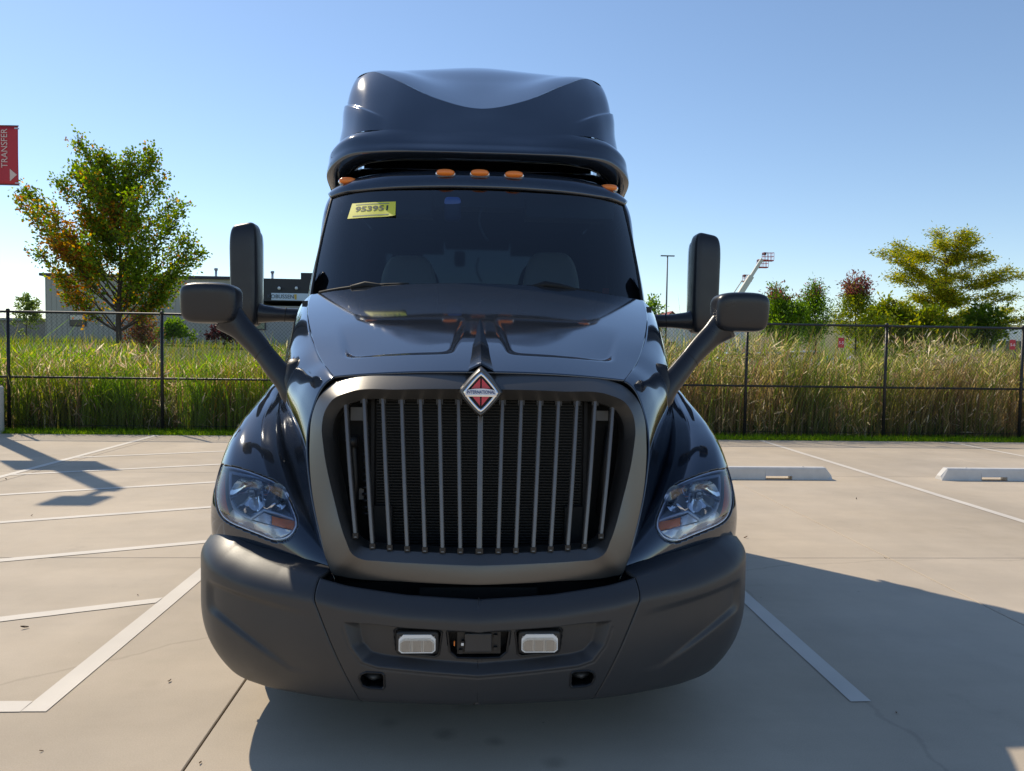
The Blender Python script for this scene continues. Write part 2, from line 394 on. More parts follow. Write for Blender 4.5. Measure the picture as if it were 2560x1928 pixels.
# ---- hood sides (nose flank between hood seam, grille and fender valley)
SIDE = np.array([
 [(.655, 3.49, 1.566), (.70, 3.59, 1.602), (.757, 3.72, 1.636), (.81, 3.87, 1.69), (.87, 4.05, 1.750), (.95, 4.35, 1.845), (1.085, 5.05, 2.038)],
 [(.705, 3.475, 1.52), (.762, 3.575, 1.555), (.822, 3.715, 1.595), (.885, 3.865, 1.645), (.945, 4.05, 1.70), (1.02, 4.36, 1.80), (1.14, 5.03, 1.97)],
 [(.745, 3.45, 1.40), (.805, 3.56, 1.46), (.87, 3.70, 1.51), (.935, 3.85, 1.57), (.99, 4.04, 1.63), (1.06, 4.37, 1.72), (1.17, 5.0, 1.86)],
 [(.73, 3.35, 1.13), (.79, 3.48, 1.21), (.875, 3.67, 1.30), (.955, 3.87, 1.385), (1.03, 4.12, 1.46), (1.11, 4.5, 1.54), (1.185, 4.98, 1.60)],
 [(.615, 3.25, .76), (.72, 3.44, .90), (.83, 3.66, 1.01), (.925, 3.86, 1.13), (1.01, 4.10, 1.24), (1.10, 4.48, 1.355), (1.19, 4.95, 1.43)],
 [(.60, 3.36, .72), (.66, 3.55, .88), (.76, 3.78, .98), (.85, 4.0, 1.08), (.93, 4.25, 1.18), (1.02, 4.6, 1.3), (1.12, 5.0, 1.38)]])
SP = patch(SIDE, 110, 130)
for s, fl in SIDES: tgrid('hood_side', sided(SP, s), 'paint', flip=fl, t=.01)

# ---- fenders with the headlight opening cut out
HL_O = [(0.6037,0.1885),(0.5811,0.2135),(0.4888,0.2209),(0.3681,0.2235),(0.2917,0.2212),(0.2378,0.2175),(0.1864,0.2108),(0.1530,0.1964),(0.1363,0.1743),(0.1282,0.1467),(0.1240,0.1263),(0.1307,0.1135),(0.1466,0.1038),(0.2114,0.0833),(0.2340,0.0813),(0.2852,0.0858),(0.3501,0.0909),(0.4070,0.0953),(0.4528,0.1029),(0.4890,0.1166),(0.5231,0.1356),(0.5703,0.1634)]
def smooth_loop(L, n): return spline(np.asarray(L, float), n, closed=True)
OUT = smooth_loop(HL_O, 110)
cc, rr = np.meshgrid((np.arange(FN_C - 1) + .5) / (FN_C - 1), (np.arange(FN_R - 1) + .5) / (FN_R - 1))
FMASK = ~in_poly(cc, rr, OUT)
def region(loop, step=.012):
    """triangulated inside of a loop drawn on the fender: points (a,b) and faces"""
    loop = np.asarray(loop); lo, hi = loop.min(0), loop.max(0)
    gx, gy = np.meshgrid(np.arange(lo[0], hi[0], step), np.arange(lo[1], hi[1], step * .55)); q = np.stack([gx.ravel(), gy.ravel()], 1)
    q = q[in_poly(q[:, 0], q[:, 1], loop) & (dist_poly(q[:, 0], q[:, 1], loop) > step * .3)]
    allp = np.concatenate([loop, q]); n = len(loop)
    S = 1.0
    r = delaunay_2d_cdt([Vector(p) for p in allp], [(i, (i + 1) % n) for i in range(n)], [], 1, 1e-6)
    return np.array([list(v) for v in r[0]]), [tuple(f) for f in r[2]]
def hl_surf(loop, off, step=.012):
    p, f = region(loop, step); return fsurf(p[:, 0], p[:, 1], off), f
def band(loop, o0, o1, n=2):
    loop = np.asarray(loop); R = np.stack([fsurf(loop[:, 0], loop[:, 1], o) for o in np.linspace(o0, o1, n)])
    R = np.concatenate([R, R[:, :1]], 1); return R
T_ = [(0.4580,0.2090),(0.3522,0.2126),(0.2775,0.2159),(0.2177,0.2148),(0.1724,0.2084),(0.1476,0.1942),(0.1348,0.1714),(0.1287,0.1283),(0.2584,0.1396),(0.3178,0.1133),(0.3544,0.1182),(0.3913,0.1293),(0.4126,0.1473),(0.4349,0.1765)]
def densify(L, m=6):
    L = np.asarray(L, float); return np.concatenate([L[i] + (L[(i + 1) % len(L)] - L[i]) * np.linspace(0, 1, m, endpoint=False)[:, None] for i in range(len(L))])
TRIM = densify(T_, 5)
AMB = densify([(0.2345,0.1282),(0.1306,0.1258),(0.1330,0.1144),(0.1548,0.1070),(0.2014,0.1067),(0.2417,0.1088)], 4)
CLR = densify([(0.2617,0.1331),(0.2363,0.1293),(0.2437,0.1087),(0.2787,0.1101),(0.3136,0.1115)], 4)
MRK = densify([(0.5635,0.2015),(0.4951,0.2028),(0.4610,0.1663),(0.4349,0.1377),(0.4068,0.1108),(0.4568,0.1178),(0.4958,0.1317),(0.5391,0.1601),(0.6037,0.1836)], 4)
LOW = densify([(0.3913,0.1273),(0.3544,0.1162),(0.3136,0.1095),(0.2787,0.1081),(0.2417,0.1068),(0.2014,0.1047),(0.1548,0.1050),(0.1589,0.1071),(0.2192,0.0880),(0.2402,0.0861),(0.2878,0.0903),(0.3482,0.0951),(0.4011,0.0992),(0.4437,0.1062)], 3)
def bowl(c, r, d, nose, n=26, m=8):
    """round reflector opening towards the camera"""
    V = [];
    for i in range(m + 1):
        q = i / m; rho = r * q; y = d * (1 - q * q)
        for j in range(n):
            t = 2 * math.pi * j / n; k = 1 + .018 * math.cos(6 * t) * q
            V.append((c[0] + rho * k * math.cos(t), c[1] + y, c[2] + rho * k * math.sin(t)))
    F = [(i * n + j, (i + 1) * n + j, (i + 1) * n + (j + 1) % n, i * n + (j + 1) % n) for i in range(m) for j in range(n)]
    return np.array(V), F
for s, fl in SIDES:
    fen = tgrid('fender', sided(FP, s), 'paint', flip=not fl, mask=FMASK, t=.008)
    hl = tmesh('headlight', *((lambda V, f: (sided(V, s), f))(*hl_surf(OUT, -.075, .03))), 'housing')
    mb = MB(); mb.grid(sided(band(OUT, .001, -.076, 3), s)); tb(mb, 'housing_wall', 'housing', hl, True)
    mb = MB(); mb.tube(sided(fsurf(OUT[:, 0], OUT[:, 1], .001), s), .0052, 6, closed=True); tb(mb, 'rim', 'gap_black', hl, True)
    ins = OUT.mean(0) + (OUT - OUT.mean(0)) * .955
    mb = MB(); mb.tube(sided(fsurf(ins[:, 0], ins[:, 1], -.004), s), .0062, 6, closed=True); tb(mb, 'lens_edge', 'trim_blue', hl, True)
    mb = MB(); mb.tube(sided(fsurf(TRIM[:, 0], TRIM[:, 1], -.016), s), .0080, 6, closed=True); tb(mb, 'chrome_trim', 'trim_blue', hl, True)
    mb = MB(); mb.grid(sided(band(TRIM, -.02, -.07, 2), s)); tb(mb, 'lamp_surround', 'housing', hl, True)
    # two lamp bowls side by side, split by a chrome blade
    for (a, b, r, d) in ((0.3260, 0.1673, .082, .06), (0.2077, 0.1805, .066, .05)):
        c = fsurf(np.array(a), np.array(b), -.020); V, f = bowl(c, r, d, .02); 
        tmesh('reflector', sided(V, s), f, 'reflector_chrome', hl)
        mb = MB(); mb.add(*superbox((c[0], c[1] + d * .45, c[2]), (.018, .04, .018), .8, 16, 10)); mb.add(*superbox((c[0], c[1] + d * .8, c[2]), (.034, .016, .034), .9, 16, 8))
        o = tb(mb, 'bulb_shield', 'lamp_grey', hl, True)
        if s < 0: o.data.transform(Matrix.Diagonal((-1, 1, 1, 1)))
    dv = densify([(0.2569,0.2203),(0.2570,0.1820),(0.2550,0.1412)], 4)[:8]
    mb = MB(); mb.tube(sided(fsurf(dv[:, 0], dv[:, 1], -.022), s), .0035, 6); tb(mb, 'divider', 'trim_blue', hl, True)
    for nm, L, m, off, ribs in (('turn_signal', AMB, 'amber', -.016, 1), ('position_light', CLR, 'clear_ribbed', -.016, 1), ('side_marker', MRK, 'amber_dull', -.006, 0), ('lower_reflector', LOW, 'clear_ribbed', -.012, 1)):
        p, f = region(L, .004 if ribs else .01)
        o_ = off + (.003 * np.sin(p[:, 0] * 1500) if ribs else 0)
        tmesh(nm, sided(fsurf(p[:, 0], p[:, 1], o_ * np.ones(len(p))), s), f, m, hl)
    face_to(tmesh('lens', *((lambda V, f: (sided(V, s), f))(*hl_surf(OUT, .0015, .02))), 'lens_clear', hl), (0, -1, .2))

# ---- grille surround
O0 = [(0,3.395,1.598),(.35,3.41,1.594),(.58,3.465,1.578),(.665,3.475,1.545),(.715,3.455,1.49),(.742,3.43,1.41),(.745,3.39,1.30),(.728,3.335,1.13),(.672,3.265,.91),(.632,3.222,.80),(.612,3.205,.763),(.57,3.190,.757),(.3,3.121,.755),(0,3.087,.752)]
F0 = [(0,3.318,1.536),(.35,3.333,1.531),(.57,3.368,1.516),(.64,3.372,1.485),(.675,3.362,1.43),(.684,3.345,1.37),(.672,3.318,1.28),(.612,3.25,1.06),(.552,3.178,.91),(.522,3.160,.857),(.487,3.158,.838),(.42,3.146,.834),(.25,3.116,.832),(0,3.094,.829)]
I0 = [(0,3.375,1.488),(.35,3.387,1.484),(.54,3.415,1.474),(.605,3.42,1.447),(.638,3.413,1.40),(.647,3.400,1.345),(.640,3.38,1.27),(.594,3.31,1.07),(.545,3.242,.94),(.518,3.226,.893),(.484,3.214,.874),(.42,3.20,.869),(.25,3.168,.866),(0,3.148,.862)]
def loop_of(H, n=90):
    a = spline(np.array(H, float), n); return np.concatenate([a, mir(a[-2:0:-1])])
LO, LF, LI = loop_of(O0), loop_of(F0), loop_of(I0)
back = LO + np.array([0, .06, 0]); back[:, 0] *= .99; back[:, 2] = 1.17 + (back[:, 2] - 1.17) * .985
M1 = LO + (LF - LO) * .12 + np.array([0, -.002, 0]); M2 = LO + (LF - LO) * .55 + np.array([0, -.002, 0]); M3 = LO + (LF - LO) * .94 + np.array([0, -.001, 0])
F1 = LF + (LI - LF) * .08
deep = LI + np.array([0, .09, 0]); deep[:, 0] *= .985; deep[:, 2] = 1.17 + (deep[:, 2] - 1.17) * .985
ring = np.stack([back, LO, M1, M2, M3, LF, F1, LI, deep]); ring = np.concatenate([ring, ring[:, :1]], 1)
gs = tgrid('grille_surround', ring, 'satin_grey', flip=False)
e = gs.modifiers.new('edge', 'EDGE_SPLIT'); e.split_angle = rad(21)
# bars: fourteen slim ones and a wide middle one
for i in range(-7, 8):
    k = abs(i); ut = (0 if k == 0 else .0965 + .0835 * (k - 1)) * np.sign(i); ub = (0 if k == 0 else .0785 + .0735 * (k - 1)) * np.sign(i)
    yt = 3.372 + .05 * (ut / .6)**2; yb_ = 3.145 + .075 * (ub / .52)**2
    zt = 1.487 - (.02 if k == 7 else 0); zb = .868 + (.045 if k == 7 else .006 * (k / 6)**2)
    w = .022 if k == 0 else .0165
    mb = MB(); a, b = np.array((ut, yt, zt)), np.array((ub, yb_, zb)); n = 8; R = []
    for q in np.linspace(0, 1, n):
        c = a + (b - a) * q + np.array([0, -.018 * math.sin(q * math.pi), 0])
        R.append([(c[0] - w / 2, c[1] + .035, c[2]), (c[0] - w / 2, c[1] + .004, c[2]), (c[0] - w * .32, c[1], c[2]), (c[0] + w * .32, c[1], c[2]), (c[0] + w / 2, c[1] + .004, c[2]), (c[0] + w / 2, c[1] + .035, c[2])])
    mb.grid(np.array(R)); tb(mb, 'grille_bar', 'bar_metal')
    mb = MB(); mb.box(ut - w * .9, ut + w * .9, yt + .002, yt + .04, zt - .022, zt + .004); mb.box(ub - w * .7, ub + w * .7, yb_ + .001, yb_ + .03, zb - .004, zb + .018); ts(mb, 'bar_clip', 'black_plastic')
# radiator stack behind the bars
rad_o = MB(); rad_o.box(-.47, .47, 3.50, 3.53, .66, 1.50); radr = tb(rad_o, 'radiator', 'gap_black')
mb = MB()
for k in range(62): z = .68 + k * .0134; mb.box(-.465, .465, 3.480, 3.501, z, z + .0045)
tag(tb(mb, 'cooling_fins', 'fin_metal', radr), kind='stuff')
mb = MB()
mb.box(-.68, .68, 3.60, 3.62, .60, 1.46); tb(mb, 'grille_backing', 'gap_black')
mb = MB(); mb.box(-.585, -.53, 3.50, 3.53, 1.38, 1.44); mb.box(-.565, -.525, 3.50, 3.53, 1.02, 1.07); mb.box(.535, .59, 3.50, 3.53, 1.39, 1.435); ts(mb, 'radiator_bracket', 'bracket_grey')
mb = MB(); mb.box(-.49, -.475, 3.48, 3.5, .82, 1.5); mb.box(.475, .49, 3.48, 3.5, .82, 1.5)
ts(mb, 'radiator_side', 'gap_black')
mb = MB(); mb.tube([(-.60, 3.5, 1.30), (-.57, 3.5, 1.27), (-.56, 3.5, 1.1), (-.565, 3.5, .92)], .016, 8); mb.tube([(.60, 3.5, 1.36), (.585, 3.5, 1.2), (.56, 3.5, .95)], .022, 8); mb.box(-.60, -.55, 3.47, 3.5, 1.26, 1.31)
for k in range(14): mb.box(-.53, -.495, 3.485, 3.49, .95 + k * .03, .962 + k * .03)
ts(mb, 'hose', 'black_plastic', None, True)
# badge
def diamond(w, h, y, n=40, e=1.12, cz=1.525, tilt=.10):
    t = np.linspace(0, 2 * math.pi, n, endpoint=False); c, s_ = np.cos(t), np.sin(t)
    k = 1 / (np.abs(c)**e + np.abs(s_)**e)**(1 / e)
    return np.stack([k * c * w, y + tilt * k * s_ * h, cz + k * s_ * h], 1)
R = np.stack([diamond(.098, .112, 3.385), diamond(.097, .110, 3.32), diamond(.086, .098, 3.281), diamond(.082, .094, 3.279), diamond(.0755, .087, 3.284)]); R = np.concatenate([R, R[:, :1]], 1)
badge = tgrid('badge', R, 'satin_grey', flip=True)
R = np.stack([diamond(.0755, .0875, 3.283), diamond(.0745, .0865, 3.277), diamond(.063, .0735, 3.277), diamond(.061, .0715, 3.283)]); R = np.concatenate([R, R[:, :1]], 1)
tgrid('badge_ring', R, 'chrome', badge, flip=True)
d0 = diamond(.062, .0725, 3.286); tmesh('badge_field', np.concatenate([d0, [[0, 3.286, 1.525]]]), [(i, (i + 1) % 40, 40) for i in range(40)], 'gap_black', badge)
def tilt_y(z, y0): return y0 + .10 * (z - 1.525)
mb = MB()
for q in ([(-.0035, 1.541), (-.0035, 1.585), (-.042, 1.541)], [(.0035, 1.541), (.042, 1.541), (.0035, 1.585)], [(-.0035, 1.512), (-.040, 1.512), (-.0035, 1.468)], [(.0035, 1.512), (.0035, 1.468), (.040, 1.512)]):
    V = [(x, tilt_y(z, 3.283), z) for x, z in q]; mb.add(V, [(0, 1, 2)])
ts(mb, 'badge_panel', 'badge_red', badge)
mb = MB(); xs = np.linspace(-.066, .066, 15); mb.grid(np.array([[(x, tilt_y(1.514, 3.274), 1.513) for x in xs], [(x, tilt_y(1.525, 3.272), 1.534 + .008 * (1 - (x / .066)**2)) for x in xs]])); tb(mb, 'badge_band', 'trim_blue', badge)
mb = MB(); mb.box(-.066, .066, 3.269, 3.275, 1.508, 1.5145); tb(mb, 'badge_band_edge', 'chrome', badge)
tm = text_mesh('badge_lettering', 'INTERNATIONAL', .0195, .0006, 'badge_blue', scale_x=.80, bold=.0006)
tm.transform(Matrix.Translation((0, 3.2705 - TY, 1.5265)) @ Matrix.Rotation(rad(90), 4, 'X')); link('badge_lettering', tm, badge)

# ---- bumper
PLAN = spline(np.array([(0, 2.955), (.3, 2.985), (.55, 3.025), (.79, 3.095), (1.0, 3.19), (1.15, 3.305), (1.228, 3.43), (1.263, 3.58), (1.272, 4.05)]), 400)
SARC = np.concatenate([[0], np.cumsum(np.linalg.norm(np.diff(PLAN, axis=0), axis=1))]); AMAX = SARC[-1]
tn = np.gradient(PLAN, axis=0); tn /= np.linalg.norm(tn, axis=1)[:, None]; NRM2 = np.stack([tn[:, 1], -tn[:, 0]], 1)     # outward in plan
def plan_at(a):
    return np.stack([np.interp(a, SARC, PLAN[:, 0]), np.interp(a, SARC, PLAN[:, 1])], -1), np.stack([np.interp(a, SARC, NRM2[:, 0]), np.interp(a, SARC, NRM2[:, 1])], -1)
A_OF_U = lambda u: np.interp(u, PLAN[:, 0], SARC)
ZT = lambda u: np.interp(u, [0, .3, .55, .67, .85, 1.0, 1.12, 1.2, 1.25], [.712, .722, .748, .770, .795, .822, .846, .868, .885])
ZB = lambda u: np.interp(u, [0, .5, .75, .95, 1.08, 1.2, 1.25], [.265, .256, .24, .22, .215, .23, .25])
def bump_surf(A, Q, extra=None):
    """A arc position, Q 0 bottom..1 top"""
    c, n = plan_at(A); u = c[..., 0]; zt, zb = ZT(u), ZB(u); z = zb + (zt - zb) * Q
    rh = .085 + .025 * sstep(u, .6, 1.05); d = np.clip((rh - (zt - z)) / rh, 0, 1); e_ = np.clip((.60 - z) / .37, 0, 1); e2 = np.clip((.05 - (z - zb)) / .05, 0, 1)
    o = (.072 + .042 * sstep(u, .6, 1.05)) * d**2.2 + (.075 + .075 * sstep(u, .4, 1.1)) * e_**2.4 + .05 * e2**2
    if extra is not None: o = o + extra(u, z)
    return np.stack([u - n[..., 0] * o, c[..., 1] - n[..., 1] * o, z], -1)
TFLOOR = np.array([(-.487,.618),(-.468,.53),(-.43,.492),(-.38,.482),(-.2,.470),(0,.461),(.2,.470),(.38,.482),(.43,.492),(.468,.53),(.487,.618),(.3,.607),(0,.597),(-.3,.607)])
TLIP = np.array([(-.535,.625),(-.505,.53),(-.46,.468),(-.40,.450),(-.2,.438),(0,.428),(.2,.438),(.40,.450),(.46,.468),(.505,.53),(.535,.625),(.3,.613),(0,.603),(-.3,.613)])
def tray(u, z):
    i1, i2 = in_poly(u, z, TFLOOR), in_poly(u, z, TLIP); a, b = dist_poly(u, z, TFLOOR), dist_poly(u, z, TLIP)
    t = np.where(i1, 1, np.where(i2, b / (a + b + 1e-9), 0)); groove = np.where(i2 | i1, 0, .004 * np.clip(1 - np.abs(b - .012) / .004, 0, 1) * (z < .60))
    return .046 * np.clip(t, 0, 1) + groove
def scallop(u, z):
    au = np.abs(u); top = .665 + .12 * (au - .75); bot = .56 - .62 * np.clip(1.12 - au, 0, 9) ** 1.2
    bot = np.maximum(bot, .385)
    d = np.stack([top - z, z - bot, 1.17 + .05 * (z - .6) - au, au - .60])
    sd = -np.log(np.exp(-d * 60).sum(0)) / 60
    return .016 * sstep(sd, -.004, .03) * sstep(au, .62, .95)
def seam_u(z): return np.where(z > .70, .655 + (z - .70) * .2, .48 + (z - .28) * .4167)
NQ = 120; q = np.linspace(0, 1, NQ)
def seam_rows(extra_u): 
    out = []
    for k in q:
        u = .6
        for _ in range(6): z = ZB(u) + (ZT(u) - ZB(u)) * k; u = float(seam_u(z)) + extra_u
        out.append(A_OF_U(u))
    return np.array(out)
ac = seam_rows(-.0025); Am = np.linspace(-1, 1, 261)
A = ac[:, None] * Am[None]; Q = np.repeat(q[:, None], 261, 1)
BC = bump_surf(np.abs(A), Q, None)
c_, n_ = plan_at(np.abs(A)); u_ = c_[..., 0]; z_ = ZB(u_) + (ZT(u_) - ZB(u_)) * Q
BC = bump_surf(np.abs(A), Q, lambda u, z: tray(u, z)); BC[..., 0] *= np.sign(A + 1e-12)
FOGP = np.array([(.150,.584),(.162,.494),(.178,.484),(.315,.492),(.330,.502),(.338,.585),(.325,.594),(.165,.594)])
CENP = np.array([(-.128,.588),(-.118,.505),(-.09,.481),(.09,.481),(.118,.505),(.128,.588),(.12,.592),(-.12,.592)])
TOWP = np.array([(.374,.415),(.374,.362),(.382,.352),(.44,.352),(.466,.362),(.476,.388),(.468,.412),(.445,.424),(.384,.424)])
uc, zc = BC[..., 0], BC[..., 2]; um = (uc[:-1, :-1] + uc[1:, 1:]) / 2; zm = (zc[:-1, :-1] + zc[1:, 1:]) / 2
hole = in_poly(np.abs(um), zm, FOGP) | in_poly(um, zm, CENP) | in_poly(np.abs(um), zm, TOWP)
bumper = tgrid('bumper', BC, 'bumper_plastic', flip=False, mask=~hole, t=.014)
ae = seam_rows(.0025); t_ = np.linspace(0, 1, 150)
A2 = ae[:, None] + (AMAX - ae[:, None]) * t_[None]; Q2 = np.repeat(q[:, None], 150, 1)
BE = bump_surf(A2, Q2, scallop)
fl_ = BE[-1].copy(); cN, nN = plan_at(A2[-1]); fl_[:, 0] -= nN[:, 0] * .13; fl_[:, 1] -= nN[:, 1] * .13; fl_[:, 2] += .004
BE = np.concatenate([BE, fl_[None]])
for s, fl in SIDES: tgrid('bumper_end', sided(BE, s), 'bumper_plastic', flip=fl, t=.014)
def bsurf_xy(poly, off, s=1):
    """points of a (u,z) outline set on the tray floor"""
    P = []
    for u, z in poly:
        a = A_OF_U(abs(u)); c, n = plan_at(a); k = (z - ZB(abs(u))) / (ZT(abs(u)) - ZB(abs(u)))
        p = bump_surf(np.array(a), np.array(k), lambda uu, zz: tray(uu, zz)); P.append((np.sign(u + 1e-9) * p[0] * 1.0, p[1] + off, z))
    return np.array(P)
# pockets: dark boxes behind the openings with a slim edge
def pocket(poly, depth, s):
    L = densify(poly, 4); P = bsurf_xy(L, -.0005); P[:, 0] *= s
    mb = MB(); R = np.stack([P + np.array([0, 0, 0]), P + np.array([0, depth, 0])]); R = np.concatenate([R, R[:, :1]], 1); mb.grid(R)
    b = P + np.array([0, depth, 0]); mb.add(np.concatenate([b, b.mean(0)[None]]), [(i, (i + 1) % len(b), len(b)) for i in range(len(b))])
    mb.tube(P, .0045, 6, closed=True); return tb(mb, 'pocket', 'black_plastic', None, False)
for s in (1, -1):
    pocket(FOGP, .09, s); pocket(TOWP, .10, s)
    x0, x1, z0, z1 = .170, .314, .510, .583; y = 2.995; cx = s * (x0 + x1) / 2
    mb = MB(); mb.add(*superbox((cx, y + .03, (z0 + z1) / 2), (x1 - x0 + .026, .06, z1 - z0 + .026), .28, 32, 12)); fog = tb(mb, 'fog_light', 'black_plastic', None, True)
    w = (x1 - x0) / 2; h = (z1 - z0) / 2; ch = .018
    oc = [(-w, -h + .01), (-w, h - ch), (-w + ch, h), (w - ch, h), (w, h - ch), (w, -h + .01), (w - .012, -h), (-w + .012, -h)]; zc0 = (z0 + z1) / 2
    mb = MB(); fr_ = [(cx + a, y - .006, zc0 + b) for a, b in oc]; inn = [(cx + a * .93, y - .006, zc0 - .010 + b * .62) for a, b in oc]; n8 = len(oc)
    ba = [(cx + a, y + .012, zc0 + b) for a, b in oc]
    mb.add(fr_ + inn + ba, [(i, (i + 1) % n8, n8 + (i + 1) % n8, n8 + i) for i in range(n8)] + [(i, 2 * n8 + i, 2 * n8 + (i + 1) % n8, (i + 1) % n8) for i in range(n8)]); tb(mb, 'fog_bezel', 'lens_white', fog)
    mb = MB(); mb.box(cx - w * .95, cx + w * .95, y - .0035, y - .0025, zc0 - h * .9, zc0 + h * .8); tb(mb, 'fog_back', 'lamp_grey', fog)
    for k in range(3):
        xa = cx - w * .92 + k * w * 1.84 / 3; xb = xa + w * 1.84 / 3 - .0015
        mb = MB(); P = np.array([[(xa + (xb - xa) * i / 8, y - .0045 - .0 + .003 * math.sin(math.pi * i / 8), zc0 - .010 - h * .62 + h * 1.24 * j / 6) for i in range(9)] for j in range(7)]); mb.grid(P, flip=True); tb(mb, 'fog_cell', 'fog_white', fog, True)
    V = [(cx + a * .95, y - .007, zc0 - .004 + b * .76) for a, b in oc]; face_to(tmesh('fog_lens', V, [tuple(range(n8))], 'lens_clear', fog, smooth=False), (0, -1, 0))
    mb = MB(); mb.tube([(s * .395, 3.11, .372), (s * .425, 3.09, .372), (s * .455, 3.11, .376)], .014, 8); mb.box(s * .42 - .05, s * .42 + .05, 3.12, 3.13, .35, .43); ts(mb, 'tow_eye', 'bracket_grey', None, True)
pocket(CENP, .09, 1)
mb = MB(); mb.box(-.055, .052, 3.002, 3.015, .507, .582); bevel(tb(mb, 'radar_cover', 'bumper_plastic'), .004)
mb = MB(); mb.box(-.085, .088, 3.02, 3.035, .495, .590); mb.box(-.068, -.058, 2.998, 3.02, .532, .552); mb.box(.060, .075, 3.005, 3.03, .51, .525); mb.box(.060, .075, 3.005, 3.03, .56, .575); mb.box(-.078, -.063, 3.005, 3.03, .50, .515); ts(mb, 'radar_bracket', 'black_plastic')
mb = MB(); mb.box(-.069, -.059, 2.994, 2.999, .537, .547); tb(mb, 'radar_bolt', 'lens_white')
mb = MB(); mb.box(-.098, -.094, 3.0, 3.01, .534, .552); tb(mb, 'connector', 'amber')
# air slot above the bumper
mb = MB(); mb.box(-.66, .66, 3.36, 3.38, .45, .80); mb.box(-.66, .66, 3.20, 3.36, .60, .62); mb.box(-.25, .25, 3.22, 3.24, .635, .70); ts(mb, 'air_slot', 'gap_black')
mb = MB(); P = []
for u in np.linspace(-.60, .60, 25): P.append([(u, 3.16 + .10 * (u / .6)**2, .752), (u, 3.20 + .10 * (u / .6)**2, .72), (u, 3.30, .70)])
mb.grid(np.array(P)); tb(mb, 'grille_lip', 'black_plastic', None, True)

# ---- windscreen, roof header, pillars, cab sides
GB = [(0, 4.97, 2.085), (.4, 4.99, 2.080), (.8, 5.085, 2.066), (1.0, 5.185, 2.055), (1.138, 5.30, 2.045)]
GT = [(0, 5.55, 2.868), (.4, 5.57, 2.864), (.8, 5.635, 2.850), (.985, 5.715, 2.838), (1.086, 5.80, 2.822)]
GL = np.array([GB, [tuple((np.array(a) + np.array(b)) / 2 + np.array([0.004, -.022, .010])) for a, b in zip(GB, GT)], GT])
GP = patch(mirror_cols(GL), 40, 81)
wind = face_to(tgrid('windshield', GP, 'windshield_glass', flip=True), (0, -1, .5))
edge = np.concatenate([GP[0], GP[1:, -1], GP[-1, -2::-1], GP[-2:0:-1, 0]])
mb = MB(); mb.tube(edge, .011, 6, closed=True); tb(mb, 'windshield_seal', 'rubber', wind, True)
HEAD = np.array([
 [(0,5.54,2.862),(.4,5.56,2.858),(.8,5.63,2.844),(1.0,5.715,2.832),(1.09,5.795,2.818)],
 [(0,5.55,2.915),(.4,5.57,2.912),(.8,5.645,2.895),(1.01,5.735,2.875),(1.115,5.83,2.845)],
 [(0,5.60,2.975),(.4,5.62,2.972),(.8,5.70,2.950),(1.01,5.80,2.918),(1.12,5.90,2.872)],
 [(0,5.72,3.020),(.4,5.74,3.015),(.8,5.83,2.990),(1.0,5.93,2.950),(1.10,6.0,2.90)],
 [(0,6.4,3.04),(.4,6.4,3.035),(.8,6.4,3.01),(.98,6.4,2.97),(1.08,6.4,2.92)]])
tgrid('roof_header', patch(mirror_cols(HEAD), 50, 101), 'paint', flip=True, t=.01)
CS = np.array([
 [(1.135,5.20,1.0),(1.165,5.24,1.0),(1.185,5.4,1.0),(1.20,6.2,1.0),(1.205,7.0,1.0)],
 [(1.137,5.24,1.6),(1.168,5.29,1.6),(1.19,5.46,1.6),(1.205,6.2,1.6),(1.21,7.0,1.6)],
 [(1.138,5.30,2.045),(1.168,5.365,2.05),(1.188,5.55,2.05),(1.203,6.2,2.05),(1.208,7.0,2.05)],
 [(1.114,5.545,2.44),(1.143,5.61,2.45),(1.166,5.79,2.45),(1.185,6.3,2.45),(1.195,7.0,2.45)],
 [(1.088,5.79,2.815),(1.115,5.845,2.83),(1.138,6.0,2.83),(1.152,6.4,2.83),(1.165,7.0,2.83)],
 [(1.06,5.82,2.86),(1.09,5.9,2.89),(1.10,6.05,2.90),(1.12,6.4,2.92),(1.14,7.0,2.92)]])
CP = patch(CS, 130, 130)
ym = (CP[:-1, :-1, 1] + CP[1:, 1:, 1]) / 2; zm = (CP[:-1, :-1, 2] + CP[1:, 1:, 2]) / 2
SW = np.array([(5.62, 2.10), (6.55, 2.08), (6.55, 2.72), (6.05, 2.74), (5.98, 2.66)])
for s, fl in SIDES:
    cs = tgrid('cab_side', sided(CP, s), 'paint', flip=fl, mask=~in_poly(ym, zm, SW), t=.02)
    L = densify(SW, 6); P = np.stack([1.190 - .055 * (L[:, 1] - 2.1), L[:, 0], L[:, 1]], 1)
    face_to(tmesh('side_window', sided(P, s), [tuple(range(len(P)))], 'side_glass', cs, smooth=False), (s, 0, 0))
    mb = MB(); mb.tube(sided(P, s), .016, 6, closed=True); tb(mb, 'window_frame', 'rubber', cs, True)
    mb = MB(); mb.add(*superbox((s * 1.215, 6.42, 1.9), (.03, .20, .06), .4, 16, 8)); tb(mb, 'door_handle', 'black_plastic', cs, True)
    mb = MB(); mb.tube(sided(np.array([(1.198, 5.5, 1.2), (1.20, 5.5, 1.98), (1.19, 5.56, 2.07)]), s), .004, 5); mb.tube(sided(np.array([(1.213, 6.68, 1.1), (1.213, 6.68, 2.0), (1.18, 6.68, 2.78)]), s), .004, 5); ts(mb, 'door_gap', 'gap_black', cs, True)
